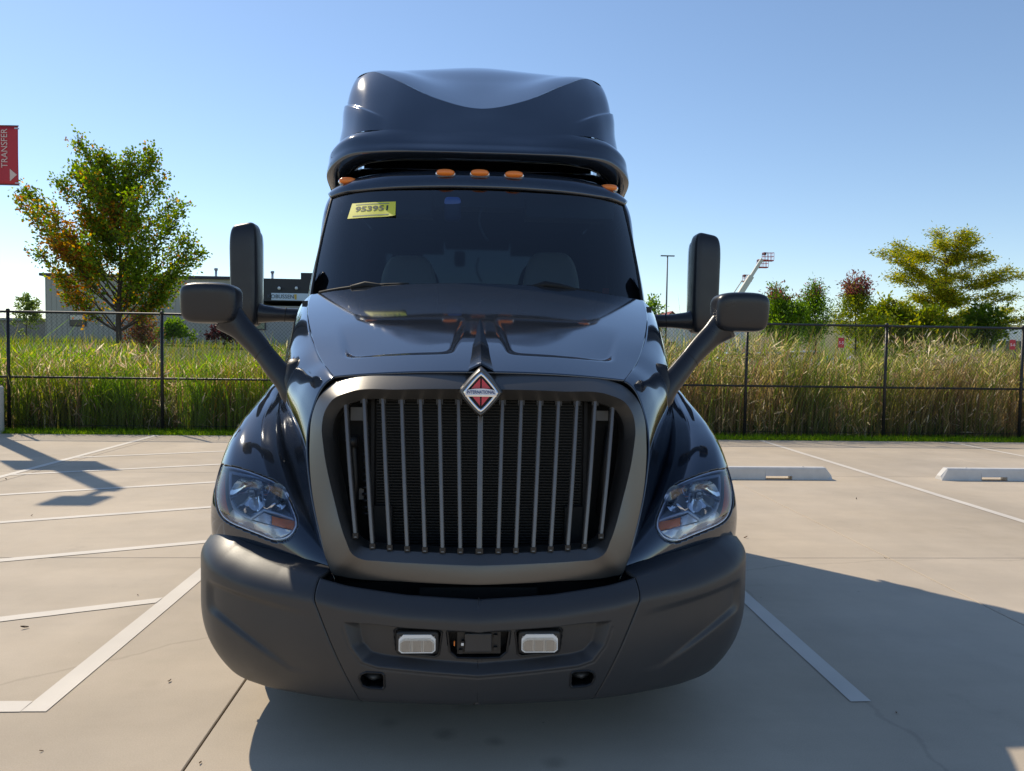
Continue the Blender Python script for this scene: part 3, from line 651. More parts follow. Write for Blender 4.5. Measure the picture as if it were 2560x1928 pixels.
# cowl under the glass, interior
mb = MB(); mb.box(-1.10, 1.10, 4.86, 5.35, 1.2, 2.0); tb(mb, 'cowl', 'black_plastic')
mb = MB(); mb.box(-.5, .5, 3.7, 4.85, .5, 1.5); tb(mb, 'sun_block_box', 'gap_black')  # unseen box added to keep a sunlit patch off the ground below
mb = MB(); D = np.array([[(u, 5.12 + .14 * (abs(u) / 1.1)**2, 1.99) for u in np.linspace(-1.1, 1.1, 21)], [(u, 5.35, 2.05) for u in np.linspace(-1.1, 1.1, 21)], [(u, 5.70, 2.04) for u in np.linspace(-1.1, 1.1, 21)], [(u, 5.80, 1.95) for u in np.linspace(-1.1, 1.1, 21)], [(u, 5.82, 1.4) for u in np.linspace(-1.1, 1.1, 21)]]); mb.grid(D); tb(mb, 'dashboard', 'interior', None, True)
mb = MB(); mb.box(-1.15, 1.15, 5.3, 7.0, 1.05, 1.07); mb.box(-1.15, 1.15, 6.98, 7.0, 1.05, 2.95); mb.box(-1.05, 1.05, 5.95, 7.0, 2.87, 2.88); ts(mb, 'cab_lining', 'interior')
mb = MB(); mb.box(-1.0, -.35, 5.72, 5.95, 2.70, 2.86); mb.box(.35, 1.0, 5.72, 5.95, 2.70, 2.86); mb.box(-.33, .33, 5.70, 5.9, 2.76, 2.87); ts(mb, 'overhead_console', 'interior_light')
for cx in (-.57, .61):
    mb = MB()
    def tp(V):
        V = V.copy(); k = (V[:, 2] + .42) / .84; V[:, 0] *= 1.05 - .30 * np.clip(k, 0, 1)**2; V[:, 1] += .12 * k; return V
    mb.add(*superbox((cx, 6.35, 2.07 + (.05 if cx > 0 else 0)), (.52, .16, .84), .45, 28, 18, tp)); seat = tb(mb, 'seat', 'seat_fabric', None, True)
    mb = MB(); mb.add(*superbox((cx, 6.2, 1.62), (.54, .52, .18), .4)); tb(mb, 'seat_cushion', 'seat_fabric', seat, True)
    mb = MB(); x = cx + (.41 if cx > 0 else -.41); mb.box(x - .025, x + .025, 6.12, 6.125, 1.5, 2.22); tb(mb, 'seat_belt', 'belt_orange')
mb = MB(); tt = np.linspace(0, 2 * math.pi, 40, endpoint=False); mb.tube(np.stack([.62 + .23 * np.cos(tt), 5.86 + .13 * np.sin(tt), 2.03 + .19 * np.sin(tt)], 1), .016, 8, closed=True)
mb.tube([(.62, 5.86, 2.03), (.62, 5.7, 1.9)], .03, 8); mb.box(.41, .83, 5.85, 5.87, 2.01, 2.04); tb(mb, 'steering_wheel', 'black_plastic', None, True)
def glass_at(u, z, off=0.0):
    f = np.abs(GP[..., 0] - u) + np.abs(GP[..., 2] - z); r, c = np.unravel_index(f.argmin(), f.shape); g = GP
    r = min(max(r, 1), 38); c = min(max(c, 1), 79)
    J = np.array([[g[r, c + 1, 0] - g[r, c - 1, 0], g[r + 1, c, 0] - g[r - 1, c, 0]], [g[r, c + 1, 2] - g[r, c - 1, 2], g[r + 1, c, 2] - g[r - 1, c, 2]]]) / 2
    d = np.linalg.solve(J, np.array([u, z]) - g[r, c][[0, 2]])
    p = g[r, c] + (g[r, c + 1] - g[r, c - 1]) / 2 * d[0] + (g[r + 1, c] - g[r - 1, c]) / 2 * d[1]
    n = np.cross(g[r, c + 1] - g[r, c - 1], g[r + 1, c] - g[r - 1, c]); n /= np.linalg.norm(n)
    if n[1] > 0: n = -n
    return p + n * off
# stock-number sticker on the glass
ST = [(-.925, 2.615), (-.578, 2.622), (-.588, 2.742), (-.905, 2.738)]
def st_at(a, b, off):
    a_, b_ = a, b; p = (np.array(ST[0]) * (1 - a) + np.array(ST[1]) * a) * (1 - b) + (np.array(ST[3]) * (1 - a) + np.array(ST[2]) * a) * b
    return glass_at(p[0], p[1], off)
SG = np.array([[st_at(a, b, .004 + .010 * max(0, a - .8) / .2 * (1 - b)) for a in np.linspace(0, 1, 13)] for b in np.linspace(0, 1, 5)])
stick = tgrid('number_sticker', SG, 'sticker_yellow', flip=True)
for (b0, b1) in ((.10, .17), (.85, .91)):
    tgrid('sticker_line', np.array([[st_at(a, b, .0047 + .010 * max(0, a - .8) / .2 * (1 - b)) for a in np.linspace(.10, .86, 9)] for b in (b0, b1)]), 'print_grey', stick, flip=True)
tm = text_mesh('sticker_number', '953951', 1.0, .001, 'print_dark', bold=.03); co = np.array([v.co for v in tm.vertices]); x0, x1 = co[:, 0].min(), co[:, 0].max(); y0, y1 = co[:, 1].min(), co[:, 1].max()
for v in tm.vertices:
    p = st_at(.12 + .72 * (v.co.x - x0) / (x1 - x0), .40 + .36 * (v.co.y - y0) / (y1 - y0), .0049 + v.co.z * .1); v.co = p + np.array(TOFF)
link('sticker_number', tm, stick)
# camera box and cable behind the glass, wipers
p = glass_at(-.19, 2.72, -.04); mb = MB(); mb.add(*superbox(p, (.12, .05, .17), .4, 16, 10)); tb(mb, 'dash_camera', 'badge_blue', None, True)
mb = MB(); mb.tube(spline([glass_at(.02, 2.74, -.05), glass_at(.0, 2.63, -.06), glass_at(.03, 2.55, -.07), glass_at(.06, 2.51, -.08)], 14), .009, 6); tb(mb, 'cable', 'interior_light', None, True)
for (x0, x1, z0, z1, px_, pz) in ((-1.05, -.45, 2.070, 2.115, -.72, 2.095), (.30, .80, 2.115, 2.085, .42, 2.112)):
    mb = MB(); P = [glass_at(x0 + (x1 - x0) * k, z0 + (z1 - z0) * k + .012 * math.sin(k * 3.1), .02) for k in np.linspace(0, 1, 9)]; mb.tube(P, .011, 6); w = tb(mb, 'wiper', 'gap_black', None, True)
    mb = MB(); a = glass_at(px_, pz, .05); mb.tube([a + np.array([-.09, -.02, -.02]), a, a + np.array([.09, -.01, -.01]), a + np.array([.2, -.0, -.03])], [.014, .024, .02, .010], 8); tb(mb, 'wiper_arm', 'gap_black', w, True)
# ---- roof marker lights
for u in (-.965, -.245, 0, .245, .965):
    k = abs(u); y = 5.585 + .02 * (k / .4)**2 * (k < .5) + (.20 if k > .5 else 0); z = 2.972 - (.038 if k > .5 else 0.003 * (k > .1))
    mb = MB(); mb.add(*superbox((u, y - .004, z), (.150, .075, .052), .75, 24, 12)); base = tb(mb, 'marker_light', 'chrome', None, True)
    mb = MB(); mb.add(*superbox((u, y - .022, z + .004), (.132, .075, .050), .8, 24, 12)); tb(mb, 'marker_lens', 'amber', base, True)

# ---- roof fairing
LIP = np.array([
 [(0.000,5.850,3.130),(0.360,5.870,3.130),(0.700,5.930,3.130),(0.950,6.080,3.100),(1.080,6.250,3.030),(1.120,6.500,2.970),(1.150,7.850,2.900)],
 [(0.000,5.600,3.112),(0.366,5.620,3.116),(0.716,5.700,3.124),(0.996,5.860,3.116),(1.156,6.047,3.044),(1.192,6.362,2.974),(1.204,7.862,2.924)],
 [(0.000,5.588,3.118),(0.370,5.608,3.122),(0.720,5.688,3.130),(1.000,5.848,3.122),(1.160,6.035,3.050),(1.196,6.350,2.980),(1.208,7.850,2.930)],
 [(0.000,5.640,3.200),(0.370,5.660,3.204),(0.720,5.715,3.210),(0.997,5.855,3.205),(1.152,6.040,3.150),(1.190,6.350,3.090),(1.205,7.850,3.050)],
 [(0.000,5.700,3.275),(0.368,5.722,3.278),(0.715,5.757,3.282),(0.990,5.878,3.275),(1.135,6.055,3.230),(1.174,6.350,3.180),(1.200,7.850,3.140)],
 [(0.000,5.725,3.305),(0.367,5.748,3.310),(0.712,5.785,3.316),(0.975,5.913,3.310),(1.108,6.083,3.268),(1.150,6.370,3.218),(1.187,7.850,3.180)],
 [(0.000,5.731,3.312),(0.366,5.754,3.318),(0.710,5.793,3.325),(0.967,5.925,3.318),(1.092,6.100,3.282),(1.135,6.390,3.232),(1.175,7.850,3.200)]])
lip = tgrid('fairing_lip', patch(mirror_cols(LIP), 80, 181), 'paint', flip=True)
FA = np.array([LIP[-1].tolist(),
 [(0,5.826,3.43),(.362,5.866,3.46),(.685,5.945,3.53),(.94,6.11,3.58),(1.062,6.265,3.59),(1.108,6.52,3.56),(1.16,7.85,3.55)],
 [(0,5.878,3.492),(.356,5.938,3.555),(.667,6.065,3.68),(.915,6.265,3.79),(1.045,6.40,3.80),(1.092,6.62,3.78),(1.15,7.85,3.85)],
 [(0,5.918,3.541),(.348,6.0,3.637),(.655,6.185,3.822),(.895,6.43,3.968),(1.022,6.53,3.945),(1.068,6.72,3.93),(1.14,7.85,4.15)]])
FG = patch(mirror_cols(FA), 160, 221); fn = normals(FG)
if fn[80, 110, 1] > 0: fn = -fn
fu = np.abs(FG[..., 0]); zl = 3.65 - .62 * (1.05 - fu); dz = zl - FG[..., 2]
FG = FG + fn * (.020 * sstep(dz, -.004, .018) * (1 - sstep(dz, .05, .26)) * sstep(fu, .70, .93))[..., None]
fair = tgrid('roof_fairing', FG, 'paint', flip=True)
RT = np.array([FA[-1].tolist(),
 [(0,6.2,3.722),(.345,6.26,3.80),(.65,6.38,3.942),(.885,6.52,4.008),(1.012,6.60,3.99),(1.058,6.76,3.97),(1.135,7.85,4.20)],
 [(0,6.55,3.948),(.342,6.58,3.98),(.643,6.65,4.06),(.87,6.72,4.078),(1.0,6.78,4.06),(1.042,6.88,4.03),(1.128,7.85,4.24)],
 [(0,6.95,4.195),(.335,6.95,4.187),(.63,6.97,4.185),(.855,7.0,4.165),(.985,7.04,4.145),(1.025,7.08,4.10),(1.118,7.85,4.27)],
 [(0,7.85,4.40),(.3,7.85,4.40),(.58,7.85,4.39),(.78,7.85,4.375),(.91,7.85,4.36),(.99,7.86,4.34),(1.09,7.87,4.30)]])
tgrid('roof_panel', patch(mirror_cols(RT), 70, 221), 'paint', flip=True)
# ---- sleeper, chassis, wheels
mb = MB(); mb.add(*superbox((0, 7.35, 2.15), (2.42, 1.0, 2.35), .16, 48, 24)); tb(mb, 'sleeper', 'paint', None, True)
mb = MB(); mb.box(-1.13, 1.13, 7.75, 7.84, 2.9, 4.24); tb(mb, 'fairing_back', 'black_plastic')
mb = MB()
for s in (1, -1): mb.box(s * .43 - .04, s * .43 + .04, 3.45, 10.6, .78, 1.0)
mb.box(-.5, .5, 3.36, 3.5, .30, .62); mb.box(-.9, .9, 4.28, 4.40, .46, .56); ts(mb, 'frame', 'gap_black')
for s in (1, -1):
    mb = MB(); mb.add(*superbox((s * 1.02, 6.35, .74), (.36, 3.0, .95), .25)); tb(mb, 'side_skirt', 'paint', None, True)
def wheel(x, y, w, r=.51):
    mb = MB(); prof = [(r * .58, -w / 2), (r * .9, -w / 2), (r * .98, -w / 2 + .02), (r, -w * .3), (r, w * .3), (r * .98, w / 2 - .02), (r * .9, w / 2), (r * .58, w / 2)]; n = 40
    V = [(x + b, y + a * math.cos(2 * math.pi * j / n), r + a * math.sin(2 * math.pi * j / n)) for a, b in prof for j in range(n)]
    mb.add(V, [(i * n + j, i * n + (j + 1) % n, (i + 1) * n + (j + 1) % n, (i + 1) * n + j) for i in range(len(prof) - 1) for j in range(n)])
    o = tb(mb, 'wheel', 'rubber', None, True)
    mb = MB(); mb.cyl((x, y, r), (1, 0, 0), r * .58, w * .6, 30); tb(mb, 'rim', 'steel_rim', o)
for s in (1, -1):
    wheel(s * 1.03, 4.30, .29); mb = MB(); mb.box(min(s * .5, s * 1.2), max(s * .5, s * 1.2), 3.72, 3.74, .3, 1.02); tb(mb, 'sun_block_plate', 'black_plastic')  # unseen dark plate added to stop sunlight coming through the wheel arch
    for y in (8.75, 10.05): wheel(s * .93, y, .56)

# ---- mirrors
for s, fl in SIDES:
    # hood mirror: boxy head on a bent arm with a foot on the nose flank
    mb = MB(); hx = 1.36 * s
    def tp(V, s=s):
        V = V.copy(); k = V[:, 2] / .22 + .5; V[:, 2] += np.where(V[:, 2] > 0, -.012 * (V[:, 0] * s / .16)**2, 0); V[:, 0] *= .95 + .05 * k; V[:, 1] *= .8 + .25 * k; return V
    mb.add(*superbox((hx, 3.98, 1.925), (.288, .19, .205), .42, 44, 26, tp)); hm = tb(mb, 'hood_mirror', 'mirror_plastic', None, True)
    P = spline([(1.285, 3.99, 1.86), (1.225, 3.98, 1.81), (1.125, 3.95, 1.715), (1.02, 3.90, 1.60), (.94, 3.86, 1.51), (.90, 3.84, 1.42)], 30)
    r = np.interp(np.linspace(0, 1, 30), [0, .15, .45, .75, .9, 1], [.085, .062, .052, .060, .066, .05])
    mb = MB(); mb.tube(sided(P, s), r, 16, flat=.62, up=(0, 1, 0)); tb(mb, 'mirror_arm', 'mirror_plastic', hm, True)
    mb = MB(); Q_ = P[13] + (P[14] - P[13]) * np.linspace(0, .09, 2)[:, None]; mb.tube(sided(Q_, s), [r[13] + .0012] * 2, 16, flat=.62, up=(0, 1, 0)); tb(mb, 'arm_seam', 'gap_black', hm, True)
    F_ = np.array([(.905, 3.835, 1.64), (.925, 3.90, 1.62), (.885, 3.86, 1.50), (.862, 3.80, 1.34), (.852, 3.76, 1.36), (.862, 3.775, 1.50)]); 
    mb = MB(); mb.tube(sided(spline([(.925, 3.87, 1.645), (.905, 3.835, 1.55), (.885, 3.80, 1.44), (.862, 3.75, 1.335)], 12), s), np.interp(np.linspace(0, 1, 12), [0, .3, .8, 1], [.03, .062, .04, .012]), 12, flat=.5, up=(0, 1, 0)); tb(mb, 'mirror_foot', 'black_plastic', hm, True)
    # glass facing the driver
    mb = MB(); mb.add(*superbox((hx, 4.075, 1.925), (.235, .012, .155), .3, 24, 8)); tb(mb, 'mirror_glass', 'chrome', hm, True)
    # door mirror: tall housing on a horizontal arm
    mx = 1.60 * s
    def tp2(V, s=s):
        V = V.copy(); k = V[:, 2] / .68 + .5; V[:, 2] += np.where(V[:, 2] > .2, -.02 * np.clip(V[:, 0] * s / .1, -1, 1) * 1.0, 0); V[:, 0] += s * .012 * (k - .5); V[:, 1] *= np.where(V[:, 1] < 0, 1.0, .9); return V
    mb = MB(); mb.add(*superbox((mx, 5.42, 2.20), (.185, .22, .70), .36, 40, 40, tp2)); dm = tb(mb, 'door_mirror', 'mirror_plastic', None, True)
    mb = MB(); mb.tube(sided(spline([(1.60, 5.42, 1.97), (1.53, 5.42, 1.945), (1.42, 5.43, 1.938), (1.28, 5.46, 1.935), (1.15, 5.52, 1.93)], 16), s), np.interp(np.linspace(0, 1, 16), [0, .25, .5, 1], [.10, .062, .047, .047]), 12, flat=1.0); tb(mb, 'mirror_arm', 'mirror_plastic', dm, True)
    mb = MB(); mb.tube(sided(np.array([(1.345, 5.447, 1.9395), (1.340, 5.448, 1.939)]), s), .0535, 12); tb(mb, 'arm_seam', 'gap_black', dm, True)
    mb = MB(); mb.add(*superbox((mx, 5.525, 2.22), (.175, .012, .60), .3, 24, 12)); tb(mb, 'mirror_glass', 'chrome', dm, True)
_R = np.array(cam.matrix_world.to_3x3())
def at(x, y, Y):
    """a sight line of the photograph (2560 px wide) met at the distance Y"""
    d = _R @ np.array([(x - 1280) / 1920, -(y - 964) / 1920, -1.0]); return np.array([0, 0, CAM_H]) + d * (Y / d[1])
GAIN = 1.0
rng = np.random.default_rng(7); random.seed(7)

# ------------------------------------------------------------------ ground
def terrain(x, y):
    x = np.asarray(x, float); y = np.asarray(y, float)
    up = sstep(y, 26, 64)
    left = sstep(-x, -4, 8)
    h = up * (1.0 + .95 * left) + .12 * np.sin(x * .21 + 1) * sstep(y, 20, 40) * .6
    return np.where(y < 15.5, -.05 - .03 * (y < 15.0), np.where(y < 16, -.02, h - .02))
def ground_mat():
    m = bpy.data.materials.new('field'); m.use_nodes = True; nt = m.node_tree; b = nt.nodes['Principled BSDF']; b.inputs['Roughness'].default_value = .95
    g = nt.nodes.new('ShaderNodeNewGeometry'); r = nt.nodes.new('ShaderNodeValToRGB')
    n = nt.nodes.new('ShaderNodeTexNoise'); n.inputs['Scale'].default_value = .35; n.inputs['Detail'].default_value = 9; n.inputs['Roughness'].default_value = .7
    nt.links.new(g.outputs['Position'], n.inputs['Vector']); nt.links.new(n.outputs['Fac'], r.inputs[0])
    e = r.color_ramp.elements; e[0].position = .3; e[0].color = (.06, .075, .014, 1); e[1].position = .7; e[1].color = (.17, .155, .05, 1)
    x = e.new(.5); x.color = (.10, .125, .02, 1)
    nt.links.new(r.outputs[0], b.inputs['Base Color'])
    bp = nt.nodes.new('ShaderNodeBump'); bp.inputs['Strength'].default_value = .8; bp.inputs['Distance'].default_value = .3
    n2 = nt.nodes.new('ShaderNodeTexNoise'); n2.inputs['Scale'].default_value = 6; n2.inputs['Detail'].default_value = 6; nt.links.new(g.outputs['Position'], n2.inputs['Vector'])
    nt.links.new(n2.outputs['Fac'], bp.inputs['Height']); nt.links.new(bp.outputs[0], b.inputs['Normal']); return m
MATS['field'] = ground_mat()
xs = np.concatenate([[-2500, -1200, -600, -300], np.linspace(-150, 150, 76), [300, 600, 1200, 2500]])
ys = np.concatenate([[-2500, -900, -300, -100, 0, 10, 15.0, 15.1, 15.5, 16], np.linspace(18, 110, 60), [150, 250, 450, 900, 2500]])
gx, gy = np.meshgrid(xs, ys); GV = np.stack([gx, gy, terrain(gx, gy)], -1)
tag(link('ground', np_mesh('ground', GV.reshape(-1, 3), grid_faces(*gx.shape), 'field')), 'rough green and yellow field rising beyond the fence', 'ground', kind='structure')
# far flat-topped rise to the right
hx = np.linspace(-120, 1500, 80); prof = np.array([(0, 0), (60, 14), (120, 31), (160, 34), (300, 34), (500, 0)]); Pz = []
for d, z in prof: Pz.append(np.stack([hx, 560 + d + 0 * hx, (z + 1.5 * np.sin(hx * .013 + d)) * sstep(hx, -100, 40) + 1], 1))
tag(link('hill', np_mesh('hill', np.array(Pz).reshape(-1, 3), grid_faces(len(prof), len(hx)), mat('hill_grass', (.20, .19, .09), .95, var=.25, vscale=.02))), 'long flat-topped grassy rise on the far horizon', 'hill', kind='structure')

# ------------------------------------------------------------------ concrete lot
def concrete():
    m = bpy.data.materials.new('concrete'); m.use_nodes = True; nt = m.node_tree; b = nt.nodes['Principled BSDF']; L = nt.links.new
    g = nt.nodes.new('ShaderNodeNewGeometry'); oi = nt.nodes.new('ShaderNodeObjectInfo')
    def noise(sc, det=6, ro=.6, vec=None):
        n = nt.nodes.new('ShaderNodeTexNoise'); n.inputs['Scale'].default_value = sc; n.inputs['Detail'].default_value = det; n.inputs['Roughness'].default_value = ro
        L(vec or g.outputs['Position'], n.inputs['Vector']); return n.outputs['Fac']
    def rng_(v, a, b_, c, d):
        n = nt.nodes.new('ShaderNodeMapRange'); n.inputs[1].default_value = a; n.inputs[2].default_value = b_; n.inputs[3].default_value = c; n.inputs[4].default_value = d; L(v, n.inputs[0]); return n.outputs[0]
    def mul(a, b_):
        n = nt.nodes.new('ShaderNodeMath'); n.operation = 'MULTIPLY'; L(a, n.inputs[0])
        if isinstance(b_, float): n.inputs[1].default_value = b_
        else: L(b_, n.inputs[1])
        return n.outputs[0]
    # broad mottling, brushed streaks across the pour, fine sand grain, per-slab tone
    mp = nt.nodes.new('ShaderNodeMapping'); mp.inputs['Scale'].default_value = (.12, 1.6, 1); L(g.outputs['Position'], mp.inputs[0])
    f = mul(mul(rng_(noise(.45, 8, .62), .3, .7, .86, 1.10), rng_(noise(2.2, 7, .65), .25, .75, .93, 1.06)), mul(rng_(noise(1.0, 6, .6, mp.outputs[0]), .3, .7, .94, 1.05), rng_(noise(160, 3, .6), .3, .7, .93, 1.07)))
    f = mul(f, rng_(oi.outputs['Random'], 0, 1, .95, 1.03))
    # dark grit specks
    vo = nt.nodes.new('ShaderNodeTexVoronoi'); vo.inputs['Scale'].default_value = 3.2; L(g.outputs['Position'], vo.inputs['Vector'])
    f = mul(f, rng_(vo.outputs['Distance'], .012, .03, .55, 1.0))
    # oil drips in front of the truck
    for (x, y, r, k) in ((-.10, 3.35, .055, .72), (.12, 3.28, .04, .72), (.36, 3.10, .05, .75), (-.36, 3.46, .045, .82), (-.02, 3.62, .05, .85), (-1.6, 3.9, .05, .93)):
        d = nt.nodes.new('ShaderNodeVectorMath'); d.operation = 'DISTANCE'; L(g.outputs['Position'], d.inputs[0]); d.inputs[1].default_value = (x, y, 0)
        ad = nt.nodes.new('ShaderNodeMath'); ad.operation = 'ADD'; L(d.outputs['Value'], ad.inputs[0]); L(mul(noise(22, 3), .03), ad.inputs[1])
        f = mul(f, rng_(ad.outputs[0], r * .6, r + .03, k, 1.0))
    # faint tyre tracks running along the stalls
    wv = nt.nodes.new('ShaderNodeTexWave'); wv.wave_type = 'BANDS'; wv.bands_direction = 'X'; wv.inputs['Scale'].default_value = .083; wv.inputs['Distortion'].default_value = 1.2; wv.inputs['Detail'].default_value = 3; wv.inputs['Detail Scale'].default_value = .35; L(g.outputs['Position'], wv.inputs['Vector'])
    f = mul(f, rng_(wv.outputs['Fac'], .82, 1.0, 1.0, .93))
    # hairline cracks and dark blotches
    v2 = nt.nodes.new('ShaderNodeTexVoronoi'); v2.feature = 'DISTANCE_TO_EDGE'; v2.inputs['Scale'].default_value = .16
    nz = nt.nodes.new('ShaderNodeTexNoise'); nz.inputs['Scale'].default_value = 1.1; nz.inputs['Detail'].default_value = 5; L(g.outputs['Position'], nz.inputs['Vector'])
    av = nt.nodes.new('ShaderNodeMix'); av.data_type = 'RGBA'; av.inputs[0].default_value = .32; L(g.outputs['Position'], av.inputs[6]); L(nz.outputs['Color'], av.inputs[7]); L(av.outputs[2], v2.inputs['Vector'])
    f = mul(f, rng_(v2.outputs['Distance'],   .0004, .0016, .87, 1.0))
    f = mul(f, rng_(noise(1.3, 9, .75), .60, .74, 1.0, .86))
    cr = nt.nodes.new('ShaderNodeMix'); cr.data_type = 'RGBA'; L(rng_(noise(.3, 5, .6), .35, .68, 0, 1), cr.inputs[0]); cr.inputs[6].default_value = (*CONC_A, 1); cr.inputs[7].default_value = (*CONC_B, 1)
    vm = nt.nodes.new('ShaderNodeVectorMath'); vm.operation = 'SCALE'; L(cr.outputs[2], vm.inputs[0]); L(f, vm.inputs['Scale'])
    L(vm.outputs[0], b.inputs['Base Color']); b.inputs['Roughness'].default_value = .82; b.inputs['Specular IOR Level'].default_value = .3
    bp = nt.nodes.new('ShaderNodeBump'); bp.inputs['Strength'].default_value = .25; bp.inputs['Distance'].default_value = .004; L(noise(90, 5), bp.inputs['Height']); L(bp.outputs[0], b.inputs['Normal'])
    MATS['concrete'] = m
CONC_A, CONC_B = (.50, .425, .335), (.55, .455, .34)
concrete()
lot = link('parking_lot', np_mesh('parking_lot', [(-160, -220, -.03), (160, -220, -.03), (160, 15.09, -.03), (-160, 15.09, -.03)], [(0, 1, 2, 3)], 'concrete', False))
tag(lot, 'pale concrete parking lot with jointed slabs', 'parking lot', kind='structure')
JX = [-1.14 + 4.69 * k for k in range(-5, 7)]; JY = [-11.2, -6.8, -2.4, 1.9, 6.27, 10.6, 15.1]
mb = MB()
for x in JX: mb.box(x - .02, x + .02, JY[0], JY[-1] - .02, -.028, -.012)
for y in JY[1:-1]: mb.box(JX[0], JX[-1], y - .02, y + .02, -.0275, -.0125)
mb.build('joint_filler', 'gap_black', lot)
for i in range(len(JX) - 1):
    for j in range(len(JY) - 1):
        mb = MB(); g_ = .0045 if not (JX[i] < -1 and JX[i] > -2) else .0045
        x0, x1, y0, y1 = JX[i] + .0045, JX[i + 1] - .0045, JY[j] + .003, JY[j + 1] - .003; c = .004
        V = [(x0, y0, -.026), (x1, y0, -.026), (x1, y1, -.026), (x0, y1, -.026), (x0, y0, -c), (x1, y0, -c), (x1, y1, -c), (x0, y1, -c), (x0 + c, y0 + c, 0), (x1 - c, y0 + c, 0), (x1 - c, y1 - c, 0), (x0 + c, y1 - c, 0)]
        mb.add(V, [(0, 1, 5, 4), (1, 2, 6, 5), (2, 3, 7, 6), (3, 0, 4, 7), (4, 5, 9, 8), (5, 6, 10, 9), (6, 7, 11, 10), (7, 4, 8, 11), (8, 9, 10, 11)]); mb.build('slab', 'concrete', lot)

# painted lines, 4 mm above the slabs
def line(pts, w=.102):
    """a painted stripe as a thin sheet; pts are its two end edges"""
    mb = MB(); n = 24; A0, A1, B0, B1 = [np.array(p, float) for p in pts]; V = []
    for k in np.linspace(0, 1, n):
        for e in (A0 + (A1 - A0) * k, B0 + (B1 - B0) * k): V.append((*(e + rng.normal(0, .0015, 2)), .004))
    mb.add(V, [(2 * i, 2 * i + 1, 2 * i + 3, 2 * i + 2) for i in range(n - 1)]); return tag(mb.build('painted_line', 'line_paint', lot))
def stripe(x, y0, y1, w=.105, skew=0.0): line([(x - w / 2, y0 + skew), (x - w / 2, y1), (x + w / 2, y0 - skew), (x + w / 2, y1)])
stripe(-2.01, 3.60, 15.05, .115); stripe(-6.03, 3.72, 15.05)
for x in (1.935, 5.795, 9.69, 13.6, 17.5): stripe(x, 3.62, 15.05)
line([(-2.07, 3.60), (-6.03, 3.60), (-2.07, 3.71), (-6.03, 3.71)])
for y in (5.29, 6.98, 8.67, 10.43, 12.12, 13.75):
    s_ = .44; xa, xb = -2.075, -5.975; ya = y - .035
    yb = ya + s_ * (xb - xa)
    if yb < 3.86: xb = xa + (3.86 - ya) / s_; yb = 3.86
    line([(xa, ya), (xb, yb), (xa, ya - .11), (xb, yb - .11)])

# wheel stops
def wheel_stop(cx, cy):
    hl = 1.19; mb = MB(); seg = [-hl, -hl + .09, -.62, -.62, -.25, -.25, .25, .25, .62, .62, hl - .09, hl]; bot = [0, 0, 0, .05, .05, 0, 0, .05, .05, 0, 0, 0]; R = []
    for x, b0 in zip(seg, bot):
        e_ = abs(x) == hl; t = .055 if e_ else .165; k = .5 if e_ else 1
        R.append([(x, -.085, b0), (x, -.080, b0 + .01), (x, -.062 + (.01 if e_ else 0), t - .018), (x, -.045, t), (x, .045, t), (x, .062, t - .018), (x, .080, b0 + .01), (x, .085, b0)])
    P = np.array(R); P = np.concatenate([P, P[:, :1]], 1); mb.grid(P); mb.F += [tuple(range(8))[::-1], tuple(range((len(seg) - 1) * 9, (len(seg) - 1) * 9 + 8))]
    for x in (-.8, .8): mb.cyl((x, 0, .166), (0, 0, 1), .016, .012, 10)
    return mb.build('wheel_stop', 'wheel_stop_paint', None, False, loc=(cx, cy, .001), rot=(0, 0, rng.normal(0, .004)))
for cx, lb in ((3.80, 'white concrete wheel stop beside the truck, nearest of the row'), (7.74, 'white concrete wheel stop at the right edge of the photo, one stall beyond the truck'),):
    tag(bevel(wheel_stop(cx, 10.37), .006), lb, 'wheel stop', 'wheel stops in the parking stalls')

# debris: leaves and grit lying on the concrete
lf = MB(); a = np.linspace(-1, 1, 7); lf.grid(np.array([[(t * .035, w * .014 * (1 - t * t), .010 + .010 * abs(w) + .008 * t * t) for t in a] for w in (-1, 0, 1)])); leaf0 = None
for (px, py, r, lb) in ((60, 1572, 1.3, 'curled dark leaf below the lowest hatch line at the left edge'), (425, 1705, 1.0, 'dark dry leaf on bare concrete left of the lower bumper corner'), (345, 1489, .8, 'small dry leaf just above the lowest hatch line'),
                        (80, 1290, .9, 'tiny dry leaf between two hatch lines at far left'), (16, 1200, 1.5, 'dry leaf beside the far long line at the left edge'), (500, 1910, .6, 'small leaf at the bottom of the photo beside the dark slab joint'),
                        (102, 1880, .7, 'small dry leaf in the bottom left corner of the lot'), (2140, 1248, 1.1, 'dark leaf on sunlit concrete in front of the nearer wheel stop'), (2213, 1397, .9, 'leaf on sunlit concrete just beyond the edge of the truck shadow'),
                        (1866, 1345, 1.2, 'leaf right beside the right corner of the truck bumper'), (2240, 1785, .9, 'leaf in the shade just right of the end of the stall line')):
    d = _R @ np.array([(px - 1280) / 1920, -(py - 964) / 1920, -1.0]); p = np.array([0, 0, CAM_H]) + d * (-CAM_H / d[2])
    if leaf0 is None: o = leaf0 = lf.build('fallen_leaf', 'dry_leaf', None, True)
    else: o = leaf0.copy(); COL.objects.link(o)
    o.location = (p[0], p[1], .001); o.rotation_euler = (rng.normal(0, .2), rng.normal(0, .2), rng.uniform(0, 6)); k = r * rng.uniform(.34, .5); o.scale = (k, k * rng.uniform(.7, 1.3), k)
    tag(o, lb, 'leaf', 'fallen leaves on the lot')

